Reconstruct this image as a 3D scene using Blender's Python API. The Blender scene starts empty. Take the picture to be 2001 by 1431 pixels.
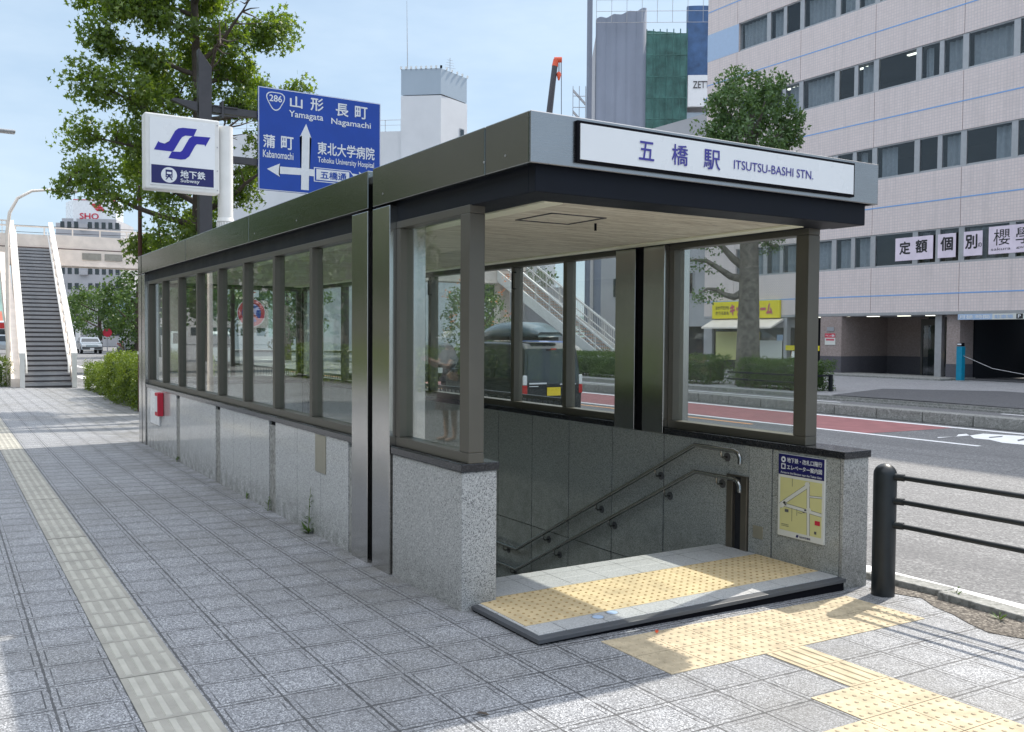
import bpy, bmesh, math, random
import numpy as np
from mathutils import Vector, Matrix
R = math.radians
random.seed(7); rng = np.random.default_rng(7)
S = bpy.context.scene
C = S.collection

# ------------------------------------------------------------ camera, sky, sun, exposure
cam_d = bpy.data.cameras.new("Camera"); cam = bpy.data.objects.new("Camera", cam_d); C.objects.link(cam)
rt = Vector((0.851, -0.525, 0.007)); up = Vector((0.012, 0.032, 0.999)); fw = Vector((0.525, 0.851, -0.034))
def camrot(yaw, pitch, roll):
    cy, sy = math.cos(yaw), math.sin(yaw)
    f = Vector((sy*math.cos(pitch), cy*math.cos(pitch), math.sin(pitch)))
    r = Vector((cy, -sy, 0)); u = r.cross(f)
    c, s = math.cos(roll), math.sin(roll)
    return c*r + s*u, -s*r + c*u, f
rt, up, fw = camrot(0.5527, -0.0336, 0.0068)
M = Matrix(((rt.x, up.x, -fw.x, 0), (rt.y, up.y, -fw.y, 0), (rt.z, up.z, -fw.z, 1.651), (0, 0, 0, 1)))
cam.matrix_world = M
cam_d.sensor_fit = 'HORIZONTAL'; cam_d.sensor_width = 36; cam_d.lens = 32.58
cam_d.clip_start = 0.05; cam_d.clip_end = 4000
S.camera = cam
SUN_AZ, SUN_EL = R(74), R(48.3)
W = bpy.data.worlds.new("World"); S.world = W; W.use_nodes = True
wn = W.node_tree; wn.nodes.clear()
def wnode(t): return wn.nodes.new(t)
wo = wnode('ShaderNodeOutputWorld'); bg = wnode('ShaderNodeBackground'); sky = wnode('ShaderNodeTexSky')
sky.sky_type = 'NISHITA'; sky.sun_disc = False; sky.sun_elevation = SUN_EL; sky.sun_rotation = SUN_AZ
sky.air_density = 1.0; sky.dust_density = 0.8; sky.ozone_density = 1.6; sky.altitude = 50
# thin high cloud veil
tc = wnode('ShaderNodeTexCoord'); mp = wnode('ShaderNodeMapping'); mp.inputs['Scale'].default_value = (1, 1, 3.2)
nz = wnode('ShaderNodeTexNoise'); nz.inputs['Scale'].default_value = 1.7; nz.inputs['Detail'].default_value = 6; nz.inputs['Roughness'].default_value = .6
cr = wnode('ShaderNodeMapRange'); cr.inputs[1].default_value = .36; cr.inputs[2].default_value = .68
lowc = wnode('ShaderNodeMix'); lowc.data_type = 'RGBA'; lowc.inputs[6].default_value = (1.75, 2.45, 3.25, 1); lowc.inputs[7].default_value = (2.8, 3.4, 3.95, 1)
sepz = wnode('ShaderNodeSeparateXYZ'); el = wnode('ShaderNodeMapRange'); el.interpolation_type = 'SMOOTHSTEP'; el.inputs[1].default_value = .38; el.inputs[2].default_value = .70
hic = wnode('ShaderNodeMix'); hic.data_type = 'RGBA'; hic.inputs[7].default_value = (8.2, 8.6, 9.3, 1)   # sky above the view brightened to add fill light to the shade
mx = wnode('ShaderNodeMix'); mx.data_type = 'RGBA'; mx.inputs[0].default_value = .85
wn.links.new(tc.outputs['Generated'], mp.inputs[0]); wn.links.new(mp.outputs[0], nz.inputs['Vector']); wn.links.new(nz.outputs[0], cr.inputs[0]); wn.links.new(cr.outputs[0], lowc.inputs[0])
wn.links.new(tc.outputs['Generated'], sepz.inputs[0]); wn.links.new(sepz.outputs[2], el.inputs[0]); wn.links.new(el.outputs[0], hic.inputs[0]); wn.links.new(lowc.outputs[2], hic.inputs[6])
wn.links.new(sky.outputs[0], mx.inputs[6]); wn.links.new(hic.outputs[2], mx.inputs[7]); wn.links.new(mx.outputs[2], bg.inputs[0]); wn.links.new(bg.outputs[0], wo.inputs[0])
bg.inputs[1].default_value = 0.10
sd = bpy.data.lights.new("Sun", 'SUN'); sun = bpy.data.objects.new("Sun", sd); C.objects.link(sun)
sd.energy = 2.3; sd.angle = R(0.5); sd.color = (1, .93, .82)
sv = Vector((math.sin(SUN_AZ)*math.cos(SUN_EL), math.cos(SUN_AZ)*math.cos(SUN_EL), math.sin(SUN_EL)))
sun.rotation_euler = sv.to_track_quat('Z', 'Y').to_euler()
S.view_settings.view_transform = 'Standard'; S.view_settings.look = 'None'; S.view_settings.exposure = 1.3; S.view_settings.gamma = 1
S.cycles.max_bounces = 8; S.cycles.transparent_max_bounces = 24

# ------------------------------------------------------------ materials
MATS = {}
def nt(name):
    m = bpy.data.materials.new(name); m.use_nodes = True; t = m.node_tree
    b = t.nodes['Principled BSDF']; return m, t, b
def P(name, col, rough=.6, metal=0, var=.12, nscale=6, bump=0, spec=None, emit=0, stretch=None):
    if name in MATS: return MATS[name]
    m, t, b = nt(name); MATS[name] = m
    b.inputs['Roughness'].default_value = rough; b.inputs['Metallic'].default_value = metal
    if spec is not None: b.inputs['Specular IOR Level'].default_value = spec
    c4 = (*col, 1)
    if emit:
        b.inputs['Emission Color'].default_value = c4; b.inputs['Emission Strength'].default_value = emit
    if var:
        tcn = t.nodes.new('ShaderNodeTexCoord'); mpn = t.nodes.new('ShaderNodeMapping')
        if stretch: mpn.inputs['Scale'].default_value = stretch
        n = t.nodes.new('ShaderNodeTexNoise'); n.inputs['Scale'].default_value = nscale; n.inputs['Detail'].default_value = 6; n.inputs['Roughness'].default_value = .6
        t.links.new(tcn.outputs['Object'], mpn.inputs[0]); t.links.new(mpn.outputs[0], n.inputs['Vector'])
        r = t.nodes.new('ShaderNodeMapRange'); r.inputs[1].default_value = .3; r.inputs[2].default_value = .7
        r.inputs[3].default_value = 1-var; r.inputs[4].default_value = 1+var
        t.links.new(n.outputs[0], r.inputs[0])
        mu = t.nodes.new('ShaderNodeVectorMath'); mu.operation = 'SCALE'; mu.inputs[0].default_value = col
        t.links.new(r.outputs[0], mu.inputs['Scale']); t.links.new(mu.outputs[0], b.inputs['Base Color'])
        rr = t.nodes.new('ShaderNodeMapRange'); rr.inputs[3].default_value = max(0, rough-.12*min(1, rough*2)); rr.inputs[4].default_value = min(1, rough+.12)
        t.links.new(n.outputs[0], rr.inputs[0]); t.links.new(rr.outputs[0], b.inputs['Roughness'])
        if bump:
            bp = t.nodes.new('ShaderNodeBump'); bp.inputs['Strength'].default_value = bump; bp.inputs['Distance'].default_value = .01
            t.links.new(n.outputs[0], bp.inputs['Height']); t.links.new(bp.outputs[0], b.inputs['Normal'])
    else: b.inputs['Base Color'].default_value = c4
    return m
def math_(t, op, a, b=None, c=None):
    n = t.nodes.new('ShaderNodeMath'); n.operation = op
    for i, v in enumerate((a, b, c)):
        if v is None: continue
        if isinstance(v, (int, float)): n.inputs[i].default_value = v
        else: t.links.new(v, n.inputs[i])
    return n.outputs[0]
def mixc(t, f, a, b):
    n = t.nodes.new('ShaderNodeMix'); n.data_type = 'RGBA'
    for i, v in ((0, f), (6, a), (7, b)):
        if isinstance(v, tuple): n.inputs[i].default_value = (*v, 1) if len(v) == 3 else v
        elif isinstance(v, (int, float)): n.inputs[i].default_value = v
        else: t.links.new(v, n.inputs[i])
    return n.outputs[2]
def noise(t, vec, scale, detail=4, rough=.6):
    n = t.nodes.new('ShaderNodeTexNoise'); n.inputs['Scale'].default_value = scale; n.inputs['Detail'].default_value = detail; n.inputs['Roughness'].default_value = rough
    t.links.new(vec, n.inputs['Vector']); return n.outputs[0]
def rampv(t, v, a, b, lo=0., hi=1.):
    n = t.nodes.new('ShaderNodeMapRange'); n.inputs[1].default_value = a; n.inputs[2].default_value = b; n.inputs[3].default_value = lo; n.inputs[4].default_value = hi
    t.links.new(v, n.inputs[0]); return n.outputs[0]
def granite(name, base, dark, light, scale=110, rough=.25, dirt=0, bumpy=0, joints=None):
    """speckled stone; joints = (x0, px, y0, py, width, inset) grid in object X/Y"""
    m, t, b = nt(name); MATS[name] = m
    oc = t.nodes.new('ShaderNodeTexCoord').outputs['Object']
    v = t.nodes.new('ShaderNodeTexVoronoi'); v.inputs['Scale'].default_value = scale; t.links.new(oc, v.inputs['Vector'])
    sp = t.nodes.new('ShaderNodeSeparateColor'); t.links.new(v.outputs['Color'], sp.inputs[0])
    n2 = noise(t, oc, scale*1.3, 3)
    c = mixc(t, rampv(t, sp.outputs[0], .62, .80), base, dark)
    c = mixc(t, rampv(t, sp.outputs[1], .66, .85), c, light)
    c = mixc(t, rampv(t, n2, .3, .7, .0, .35), c, base)
    big = noise(t, oc, .9, 5)
    c = mixc(t, rampv(t, big, .35, .75, 0, .28), c, tuple(x*.72 for x in base))
    if name == 'asphalt':
        mpw = t.nodes.new('ShaderNodeMapping'); mpw.inputs['Scale'].default_value = (1, .08, 1); t.links.new(oc, mpw.inputs[0])
        c = mixc(t, rampv(t, noise(t, mpw.outputs[0], 1.1, 5, .65), .42, .66, 0, .45), c, (.085, .085, .09))
        pv = t.nodes.new('ShaderNodeTexVoronoi'); pv.inputs['Scale'].default_value = .22; pv.feature = 'DISTANCE_TO_EDGE'; t.links.new(oc, pv.inputs['Vector'])
        c = mixc(t, math_(t, 'MULTIPLY', math_(t, 'LESS_THAN', pv.outputs['Distance'], .003), rampv(t, noise(t, oc, .5, 3), .45, .6)), c, (.04, .04, .04))
    if dirt:
        xs = t.nodes.new('ShaderNodeSeparateXYZ'); t.links.new(oc, xs.inputs[0])
        lo = math_(t, 'MULTIPLY', rampv(t, xs.outputs[2], .0, .35, 1, 0), rampv(t, noise(t, oc, 9, 6), .3, .65))
        c = mixc(t, math_(t, 'MULTIPLY', lo, dirt), c, (.05, .055, .045))
    h = None
    if joints:
        x0, px, y0, py, w, ins, var = joints
        xs = t.nodes.new('ShaderNodeSeparateXYZ'); t.links.new(oc, xs.inputs[0])
        ds = []; fl = []
        for ax, o, pp in ((0, x0, px), (1, y0, py)):
            u = math_(t, 'DIVIDE', math_(t, 'SUBTRACT', xs.outputs[ax], o), pp)
            f = math_(t, 'FRACT', u)
            ds.append(math_(t, 'MULTIPLY', math_(t, 'MINIMUM', f, math_(t, 'SUBTRACT', 1., f)), pp)); fl.append(math_(t, 'FLOOR', u))
        cmb = t.nodes.new('ShaderNodeCombineXYZ'); t.links.new(fl[0], cmb.inputs[0]); t.links.new(fl[1], cmb.inputs[1])
        wn_ = t.nodes.new('ShaderNodeTexWhiteNoise'); t.links.new(cmb.outputs[0], wn_.inputs[0])
        c = mixc(t, rampv(t, wn_.outputs[0], 0, 1, 0, var), c, tuple(x*.62 for x in base))
        if ins:
            sv_ = t.nodes.new('ShaderNodeTexVoronoi'); sv_.inputs['Scale'].default_value = 1.9; t.links.new(oc, sv_.inputs['Vector'])
            c = mixc(t, math_(t, 'MULTIPLY', math_(t, 'LESS_THAN', sv_.outputs['Distance'], .032), .7), c, (.04, .04, .045))
            c = mixc(t, rampv(t, noise(t, oc, .55, 6, .7), .46, .66, 0, .40), c, (.13, .125, .11))
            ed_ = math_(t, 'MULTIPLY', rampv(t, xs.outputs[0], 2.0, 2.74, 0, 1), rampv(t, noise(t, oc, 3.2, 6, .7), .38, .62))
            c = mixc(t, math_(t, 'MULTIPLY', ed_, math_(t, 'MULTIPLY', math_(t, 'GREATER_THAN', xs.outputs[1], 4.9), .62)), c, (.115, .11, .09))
        dmin = math_(t, 'MINIMUM', ds[0], ds[1])
        jn = noise(t, oc, 14, 3)
        j = math_(t, 'LESS_THAN', dmin, math_(t, 'MULTIPLY', rampv(t, jn, .3, .7, .4, 1.9), w))
        c = mixc(t, math_(t, 'MULTIPLY', j, .82), c, (.035, .036, .04))
        h = math_(t, 'SUBTRACT', 1., j)
        if ins:
            a = math_(t, 'LESS_THAN', math_(t, 'ABSOLUTE', math_(t, 'SUBTRACT', dmin, ins)), .0034)
            a = math_(t, 'MULTIPLY', a, rampv(t, noise(t, oc, 5, 4), .36, .56, .25, 1.0))
            c = mixc(t, a, c, (.05, .052, .058)); h = math_(t, 'SUBTRACT', h, math_(t, 'MULTIPLY', a, .5))
    t.links.new(c, b.inputs['Base Color'])
    t.links.new(rampv(t, n2, .3, .7, max(.02, rough-.06), rough+.1), b.inputs['Roughness'])
    if bumpy or h is not None:
        bp = t.nodes.new('ShaderNodeBump'); bp.inputs['Distance'].default_value = .004; bp.inputs['Strength'].default_value = .7
        hh = math_(t, 'MULTIPLY', sp.outputs[2], bumpy or 0.)
        if h is not None: hh = math_(t, 'ADD', hh, h)
        t.links.new(hh, bp.inputs['Height']); t.links.new(bp.outputs[0], b.inputs['Normal'])
    return m
granite('granite', (.47, .48, .475), (.17, .175, .18), (.72, .73, .72), 190, .09, dirt=.6)
granite('granite_rough', (.40, .405, .40), (.11, .115, .12), (.62, .62, .61), 170, .45, dirt=.45)
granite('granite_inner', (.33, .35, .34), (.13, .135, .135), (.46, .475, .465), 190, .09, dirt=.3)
granite('black_granite', (.020, .022, .026), (.012, .012, .014), (.05, .05, .055), 160, .12)
granite('paver', (.250, .258, .276), (.060, .063, .072), (.60, .615, .64), 170, .62, bumpy=.35, joints=(1.033, .31, 4.51, .31, .0052, .032, .26))
granite('landing_stone', (.45, .455, .455), (.30, .31, .32), (.55, .56, .57), 160, .5, joints=(.053, .3, .074, .3, .0022, 0, .10))
granite('asphalt', (.165, .165, .168), (.10, .10, .103), (.30, .30, .30), 55, .85, bumpy=.6)
granite('asphalt_dark', (.115, .117, .125), (.03, .03, .034), (.12, .12, .125), 55, .85, bumpy=.6)
granite('far_paving', (.30, .30, .31), (.2, .2, .21), (.42, .42, .43), 30, .7, joints=(.05, .6, .1, .6, .006, 0, .2))
granite('concrete', (.30, .30, .285), (.19, .19, .18), (.40, .40, .385), 40, .8, dirt=.4, bumpy=.4)
granite('dirt', (.115, .10, .085), (.04, .035, .03), (.30, .27, .23), 70, .95, bumpy=1.6)
granite('shop_tile', (.33, .265, .245), (.27, .22, .20), (.38, .31, .29), 20, .45)
granite('plinth_stone', (.10, .095, .11), (.07, .07, .08), (.14, .135, .15), 60, .35)
def stainless(name, col, rough, axis):
    m, t, b = nt(name); MATS[name] = m
    oc = t.nodes.new('ShaderNodeTexCoord').outputs['Object']; mp = t.nodes.new('ShaderNodeMapping')
    mp.inputs['Scale'].default_value = {'z': (400, 400, 3), 'y': (400, 3, 400), 'x': (3, 400, 400)}[axis]
    t.links.new(oc, mp.inputs[0]); n = noise(t, mp.outputs[0], 1, 3); n2 = noise(t, oc, 1.6, 5)
    t.links.new(mixc(t, rampv(t, n2, .3, .7, 0, 1), col, tuple(x*.86 for x in col)), b.inputs['Base Color'])
    b.inputs['Metallic'].default_value = 1
    t.links.new(rampv(t, n, .3, .7, rough-.04, rough+.07), b.inputs['Roughness'])
    bp = t.nodes.new('ShaderNodeBump'); bp.inputs['Strength'].default_value = .06; bp.inputs['Distance'].default_value = .001
    t.links.new(n, bp.inputs['Height']); t.links.new(bp.outputs[0], b.inputs['Normal'])
    return m
stainless('steel_post', (.56, .55, .53), .17, 'z'); stainless('steel_fascia', (.25, .26, .25), .14, 'y'); stainless('steel_front', (.38, .38, .385), .28, 'x')
stainless('steel_rail', (.36, .36, .35), .16, 'y')
P('bronze', (.13, .122, .102), .42, .5, .08, 3); P('bronze_dark', (.055, .052, .048), .45, .4, .08, 3)
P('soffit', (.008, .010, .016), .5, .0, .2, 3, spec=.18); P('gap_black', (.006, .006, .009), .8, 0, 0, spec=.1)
P('white_panel', (.78, .80, .82), .25, 0, .02, 2); P('navy_ink', (.055, .05, .30), .5, 0, .05); P('navy', (.012, .012, .11), .3, 0, .04)
P('logo_blue', (.02, .015, .32), .35, 0, .03); P('sign_blue', (.006, .055, .36), .35, 0, .08, 2); P('sign_white', (.72, .75, .78), .4, 0, .05)
P('painted_white', (.72, .72, .70), .35, 0, .06, 4); P('cream_paint', (.84, .755, .68), .5, 0, .10, 2.5)
P('post_brown', (.065, .062, .068), .4, .2, .1); P('rust_pole', (.10, .045, .035), .6, 0, .2); P('fence_black', (.010, .014, .017), .36, .0, .25, 9)
P('yellow_tactile', (.60, .475, .28), .8, 0, .18, 7, .2); P('yellow_worn', (.46, .385, .265), .85, 0, .24, 9, .3); P('cream_tactile', (.315, .305, .27), .75, 0, .16, 5, .3)
P('dot_brown', (.36, .24, .10), .8, 0, .15); P('edge_dark', (.075, .08, .09), .5, 0, .1)
P('marking', (.80, .80, .80), .7, 0, .10, 8); P('marking_orange', (.75, .36, .14), .7, 0, .1); P('red_lane', (.30, .125, .125), .85, 0, .18, 3)
P('rubber', (.02, .02, .02), .8, 0, .1); P('alu', (.42, .42, .43), .45, .6, .08); P('grey_paint', (.30, .31, .33), .5, 0, .08)
P('interior', (.085, .085, .09), .8, 0, .2, 1); P('void', (.012, .014, .02), .7, 0, 0)
P('banner', (.78, .68, .78), .6, 0, .10, 2); P('black_ink', (.02, .02, .022), .6, 0, 0); P('red_ink', (.55, .02, .05), .5, 0, .05); P('shop_yellow', (.80, .68, .02), .45, 0, .05); P('pink_ink', (.55, .10, .14), .5, 0, .05)
P('light_blue_paint', (.40, .52, .70), .5, 0, .04); P('blue_line', (.22, .40, .72), .5, 0, 0); P('teal_paint', (.0, .22, .36), .4, 0, .1)
P('wall_white', (.66, .67, .69), .7, 0, .05, .4); P('wall_bluegrey', (.36, .43, .50), .6, 0, .03, .3); P('wall_grey', (.40, .40, .42), .75, 0, .08, .5)
P('sheet_grey', (.20, .225, .28), .75, 0, .07, .5); P('net_green', (.06, .15, .135), .8, 0, .4, 1.2); P('net_blue', (.05, .105, .22), .8, 0, .3, 1.2)
P('orange_paint', (.70, .10, .04), .4, 0, .1); P('brown_wall', (.42, .27, .19), .8, 0, .1, 1)
P('bark', (.085, .068, .055), .9, 0, .35, 12, .8); P('bark_pale', (.16, .145, .125), .9, 0, .45, 6, .8)
P('car_black', (.012, .016, .020), .12, 0, 0, spec=.8); P('car_white', (.75, .76, .77), .15, 0, 0, spec=.7); P('car_silver', (.45, .48, .50), .2, .6, 0); P('car_blue', (.03, .10, .32), .15, 0, 0, spec=.7); P('car_glass', (.012, .018, .02), .04, 0, 0, spec=.9); P('car_red', (.5, .03, .03), .2, 0, 0)
P('lamp_red', (.45, .02, .02), .2, 0, 0); P('lamp_clear', (.75, .77, .78), .15, 0, 0); P('lamp_amber', (.8, .30, .02), .3, 0, 0); P('plate_yellow', (.80, .60, .03), .5, 0, 0); P('plate_white', (.75, .75, .75), .5, 0, 0)
P('skin', (.50, .33, .25), .5, 0, .06); P('cloth_grey', (.13, .11, .12), .9, 0, .15); P('cloth_white', (.6, .6, .6), .9, 0, .08); P('hair', (.02, .015, .012), .6, 0, .1)
P('cream_cover', (.80, .78, .60), .45, 0, .04); P('fluoro', (.95, .95, .80), .5, 0, 0, emit=1.2); P('hill', (.12, .19, .17), .95, 0, .3, .05); P('brick_red', (.42, .13, .09), .8, 0, .15)
P('map_yellow', (.62, .60, .28), .45, 0, .03); P('map_white', (.66, .67, .63), .4, 0, .03); P('map_line', (.10, .10, .11), .5, 0, 0); P('curtain', (.50, .49, .50), .9, 0, .1)
P('steel_slot', (.20, .18, .15), .35, .8, .1); P('plate_bronze', (.36, .34, .27), .35, .5, .06)
# stained plaster ceiling
m, t, b = nt('ceiling'); MATS['ceiling'] = m
oc = t.nodes.new('ShaderNodeTexCoord').outputs['Object']; mp = t.nodes.new('ShaderNodeMapping'); mp.inputs['Scale'].default_value = (1.2, 9, 1); t.links.new(oc, mp.inputs[0])
st = noise(t, mp.outputs[0], 2.2, 7, .65); c = mixc(t, rampv(t, st, .38, .62), (.74, .69, .57), (.52, .46, .36)); c = mixc(t, rampv(t, noise(t, mp.outputs[0], 6, 6, .7), .56, .66, 0, .8), c, (.20, .17, .13))
t.links.new(c, b.inputs['Base Color']); b.inputs['Roughness'].default_value = .85
# pinkish mosaic tile facade
m, t, b = nt('facade_tile'); MATS['facade_tile'] = m
oc = t.nodes.new('ShaderNodeTexCoord').outputs['Object']; xs = t.nodes.new('ShaderNodeSeparateXYZ'); t.links.new(oc, xs.inputs[0])
cm = t.nodes.new('ShaderNodeCombineXYZ'); t.links.new(math_(t, 'ADD', xs.outputs[1], xs.outputs[0]), cm.inputs[0]); t.links.new(xs.outputs[2], cm.inputs[1])
bk = t.nodes.new('ShaderNodeTexBrick'); bk.offset = 0; bk.inputs['Scale'].default_value = 1; bk.inputs['Brick Width'].default_value = .13; bk.inputs['Row Height'].default_value = .13; bk.inputs['Mortar Size'].default_value = .014
bk.inputs['Color1'].default_value = (.77, .665, .635, 1); bk.inputs['Color2'].default_value = (.71, .61, .585, 1); bk.inputs['Mortar'].default_value = (.62, .55, .545, 1); t.links.new(cm.outputs[0], bk.inputs['Vector'])
mps = t.nodes.new('ShaderNodeMapping'); mps.inputs['Scale'].default_value = (1, 2.2, .16); t.links.new(oc, mps.inputs[0])
fc = mixc(t, rampv(t, noise(t, oc, .35, 5), .35, .7, 0, .25), bk.outputs['Color'], (.60, .53, .53))
fc = mixc(t, rampv(t, noise(t, mps.outputs[0], 1.6, 7, .7), .50, .74, 0, .38), fc, (.44, .40, .395))
t.links.new(fc, b.inputs['Base Color']); b.inputs['Roughness'].default_value = .45
# glass
def glass(name, tint, gl=1.0, wire=False, ior=1.45, dust=.05):
    m = bpy.data.materials.new(name); m.use_nodes = True; t = m.node_tree; t.nodes.clear(); MATS[name] = m
    o = t.nodes.new('ShaderNodeOutputMaterial'); tr = t.nodes.new('ShaderNodeBsdfTransparent'); tr.inputs[0].default_value = (*tint, 1)
    g = t.nodes.new('ShaderNodeBsdfGlossy'); g.inputs['Roughness'].default_value = .015; g.inputs[0].default_value = (gl, gl, gl, 1)
    lw = t.nodes.new('ShaderNodeLayerWeight'); lw.inputs[0].default_value = .5
    f0 = ((ior-1)/(ior+1))**2
    fr = math_(t, 'ADD', f0, math_(t, 'MULTIPLY', 1-f0, math_(t, 'POWER', lw.outputs['Facing'], 4.6)))
    d = t.nodes.new('ShaderNodeBsdfDiffuse'); d.inputs[0].default_value = (.45, .47, .45, 1)
    ms = t.nodes.new('ShaderNodeMixShader'); ms2 = t.nodes.new('ShaderNodeMixShader')
    t.links.new(fr, ms.inputs[0]); t.links.new(tr.outputs[0], ms.inputs[1]); t.links.new(g.outputs[0], ms.inputs[2])
    oc = t.nodes.new('ShaderNodeTexCoord').outputs['Object']
    dn = rampv(t, noise(t, oc, 3.5, 8, .7), .4, .75, 0, dust)
    if wire:
        xs = t.nodes.new('ShaderNodeSeparateXYZ'); t.links.new(oc, xs.inputs[0])
        for sgn, amt in ((1, .30), (-1, .06)):
            u = math_(t, 'FRACT', math_(t, 'MULTIPLY', math_(t, 'ADD', xs.outputs[2], math_(t, 'MULTIPLY', xs.outputs[1], float(sgn))), 46.))
            dn = math_(t, 'ADD', dn, math_(t, 'MULTIPLY', math_(t, 'LESS_THAN', u, .16), amt))
    t.links.new(dn, ms2.inputs[0]); t.links.new(ms.outputs[0], ms2.inputs[1]); t.links.new(d.outputs[0], ms2.inputs[2])
    t.links.new(ms2.outputs[0], o.inputs[0]); return m
glass('glass', (.94, .98, .96), .9, dust=.02); glass('glass_wire', (.92, .95, .94), .9, True, dust=.03); glass('window_glass', (.80, .84, .86), .9, ior=1.52, dust=.02)
# foliage
def leaf(name, c1, c2, tr=.35):
    m = bpy.data.materials.new(name); m.use_nodes = True; t = m.node_tree; t.nodes.clear(); MATS[name] = m
    o = t.nodes.new('ShaderNodeOutputMaterial'); d = t.nodes.new('ShaderNodeBsdfDiffuse'); l = t.nodes.new('ShaderNodeBsdfTranslucent'); g = t.nodes.new('ShaderNodeBsdfGlossy'); g.inputs['Roughness'].default_value = .45
    geo = t.nodes.new('ShaderNodeNewGeometry'); oc = t.nodes.new('ShaderNodeTexCoord').outputs['Object']
    f = math_(t, 'ADD', math_(t, 'MULTIPLY', geo.outputs['Random Per Island'], .6), math_(t, 'MULTIPLY', rampv(t, noise(t, oc, .9, 3), .3, .7), .4))
    c = mixc(t, f, c1, c2); t.links.new(c, d.inputs[0])
    v = t.nodes.new('ShaderNodeVectorMath'); v.operation = 'MULTIPLY'; v.inputs[1].default_value = (1.5, 1.4, .6); t.links.new(c, v.inputs[0]); t.links.new(v.outputs[0], l.inputs[0])
    a = t.nodes.new('ShaderNodeMixShader'); a.inputs[0].default_value = tr; t.links.new(d.outputs[0], a.inputs[1]); t.links.new(l.outputs[0], a.inputs[2])
    a2 = t.nodes.new('ShaderNodeMixShader'); a2.inputs[0].default_value = .05; t.links.new(a.outputs[0], a2.inputs[1]); t.links.new(g.outputs[0], a2.inputs[2]); t.links.new(a2.outputs[0], o.inputs[0])
leaf('leaf_maple', (.040, .100, .018), (.200, .290, .038), .50); leaf('leaf_plane', (.055, .12, .045), (.150, .25, .09)); leaf('leaf_lime', (.045, .095, .014), (.22, .30, .03), .35)
leaf('leaf_dark', (.022, .055, .018), (.06, .11, .03)); leaf('leaf_hedge', (.035, .085, .022), (.10, .17, .04)); leaf('leaf_far', (.05, .10, .045), (.10, .17, .07)); leaf('flower_red', (.6, .14, .05), (.7, .30, .12))

# ------------------------------------------------------------ mesh helpers
class MB:
    def __init__(s): s.v = []; s.f = []; s.mi = []; s.ms = []; s.cur = 0; s.smooth = []
    def mat(s, name):
        if name not in s.ms: s.ms.append(name)
        s.cur = s.ms.index(name); return s
    def add(s, vs, fs, sm=False):
        n = len(s.v); s.v += [tuple(v) for v in vs]; s.f += [tuple(i+n for i in f) for f in fs]; s.mi += [s.cur]*len(fs); s.smooth += [sm]*len(fs); return s
    def box(s, x0, x1, y0, y1, z0, z1, b=0):
        if b:
            b = min(b, (x1-x0)/2.2, (y1-y0)/2.2, (z1-z0)/2.2); bm = bmesh.new(); bmesh.ops.create_cube(bm, size=1)
            for v in bm.verts: v.co = Vector(((x0+x1)/2+v.co.x*(x1-x0), (y0+y1)/2+v.co.y*(y1-y0), (z0+z1)/2+v.co.z*(z1-z0)))
            bmesh.ops.bevel(bm, geom=bm.edges[:], offset=b, segments=2, affect='EDGES', profile=.5)
            s.add([v.co[:] for v in bm.verts], [[v.index for v in f.verts] for f in bm.faces]); bm.free(); return s
        return s.add([(x0, y0, z0), (x1, y0, z0), (x1, y1, z0), (x0, y1, z0), (x0, y0, z1), (x1, y0, z1), (x1, y1, z1), (x0, y1, z1)],
                     [(0, 3, 2, 1), (4, 5, 6, 7), (0, 1, 5, 4), (1, 2, 6, 5), (2, 3, 7, 6), (3, 0, 4, 7)])
    def prism(s, poly, d, f=None):
        """poly: 3D points, extruded by vector d"""
        n = len(poly); vs = [Vector(p) for p in poly]; vs += [p+Vector(d) for p in vs]
        return s.add([v[:] for v in vs], [tuple(range(n))[::-1], tuple(range(n, 2*n))]+[(i, (i+1) % n, n+(i+1) % n, n+i) for i in range(n)])
    def tube(s, pts, r, seg=10, cap=True, closed=False):
        pts = [Vector(p) for p in pts]; n = len(pts); rs = r if isinstance(r, (list, tuple)) else [r]*n
        vs = []; prev = None
        for i, p in enumerate(pts):
            d = (pts[min(i+1, n-1)]-pts[max(i-1, 0)]).normalized()
            if prev is None: a = d.orthogonal().normalized()
            else: a = (prev-d*prev.dot(d)).normalized()
            prev = a; b_ = d.cross(a)
            for k in range(seg):
                th = 2*math.pi*k/seg; vs.append((p+(a*math.cos(th)+b_*math.sin(th))*rs[i])[:])
        fs = [(i*seg+k, i*seg+(k+1) % seg, (i+1)*seg+(k+1) % seg, (i+1)*seg+k) for i in range(n-1) for k in range(seg)]
        s.add(vs, fs, True)
        if cap: s.add([vs[k] for k in range(seg)], [tuple(range(seg))[::-1]]); s.add(vs[-seg:], [tuple(range(seg))])
        return s
    def cyl(s, p0, p1, r0, r1=None, seg=16): return s.tube([p0, p1], [r0, r0 if r1 is None else r1], seg)
    def disc(s, c, r, nrm, th=.004, seg=28, r2=None):
        c = Vector(c); n = Vector(nrm).normalized(); a = n.orthogonal().normalized(); return s.tube([c-n*th/2, c+n*th/2], r, seg)
    def build(s, name, parent=None, bevel=0, mat=None, seg=2):
        if mat: s.ms = [mat]; s.mi = [0]*len(s.f)
        org = Vector((0, 0, 0)); q = parent
        while q is not None: org += q.location; q = q.parent
        me = bpy.data.meshes.new(name); me.from_pydata([(v[0]-org.x, v[1]-org.y, v[2]-org.z) for v in s.v], [], s.f)
        for k in s.ms: me.materials.append(MATS[k])
        me.polygons.foreach_set('material_index', s.mi); me.polygons.foreach_set('use_smooth', s.smooth); me.update()
        o = bpy.data.objects.new(name, me); C.objects.link(o); o.parent = parent
        if bevel:
            md = o.modifiers.new('b', 'BEVEL'); md.width = bevel; md.segments = seg; md.limit_method = 'ANGLE'; md.angle_limit = R(40)
        return o
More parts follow.
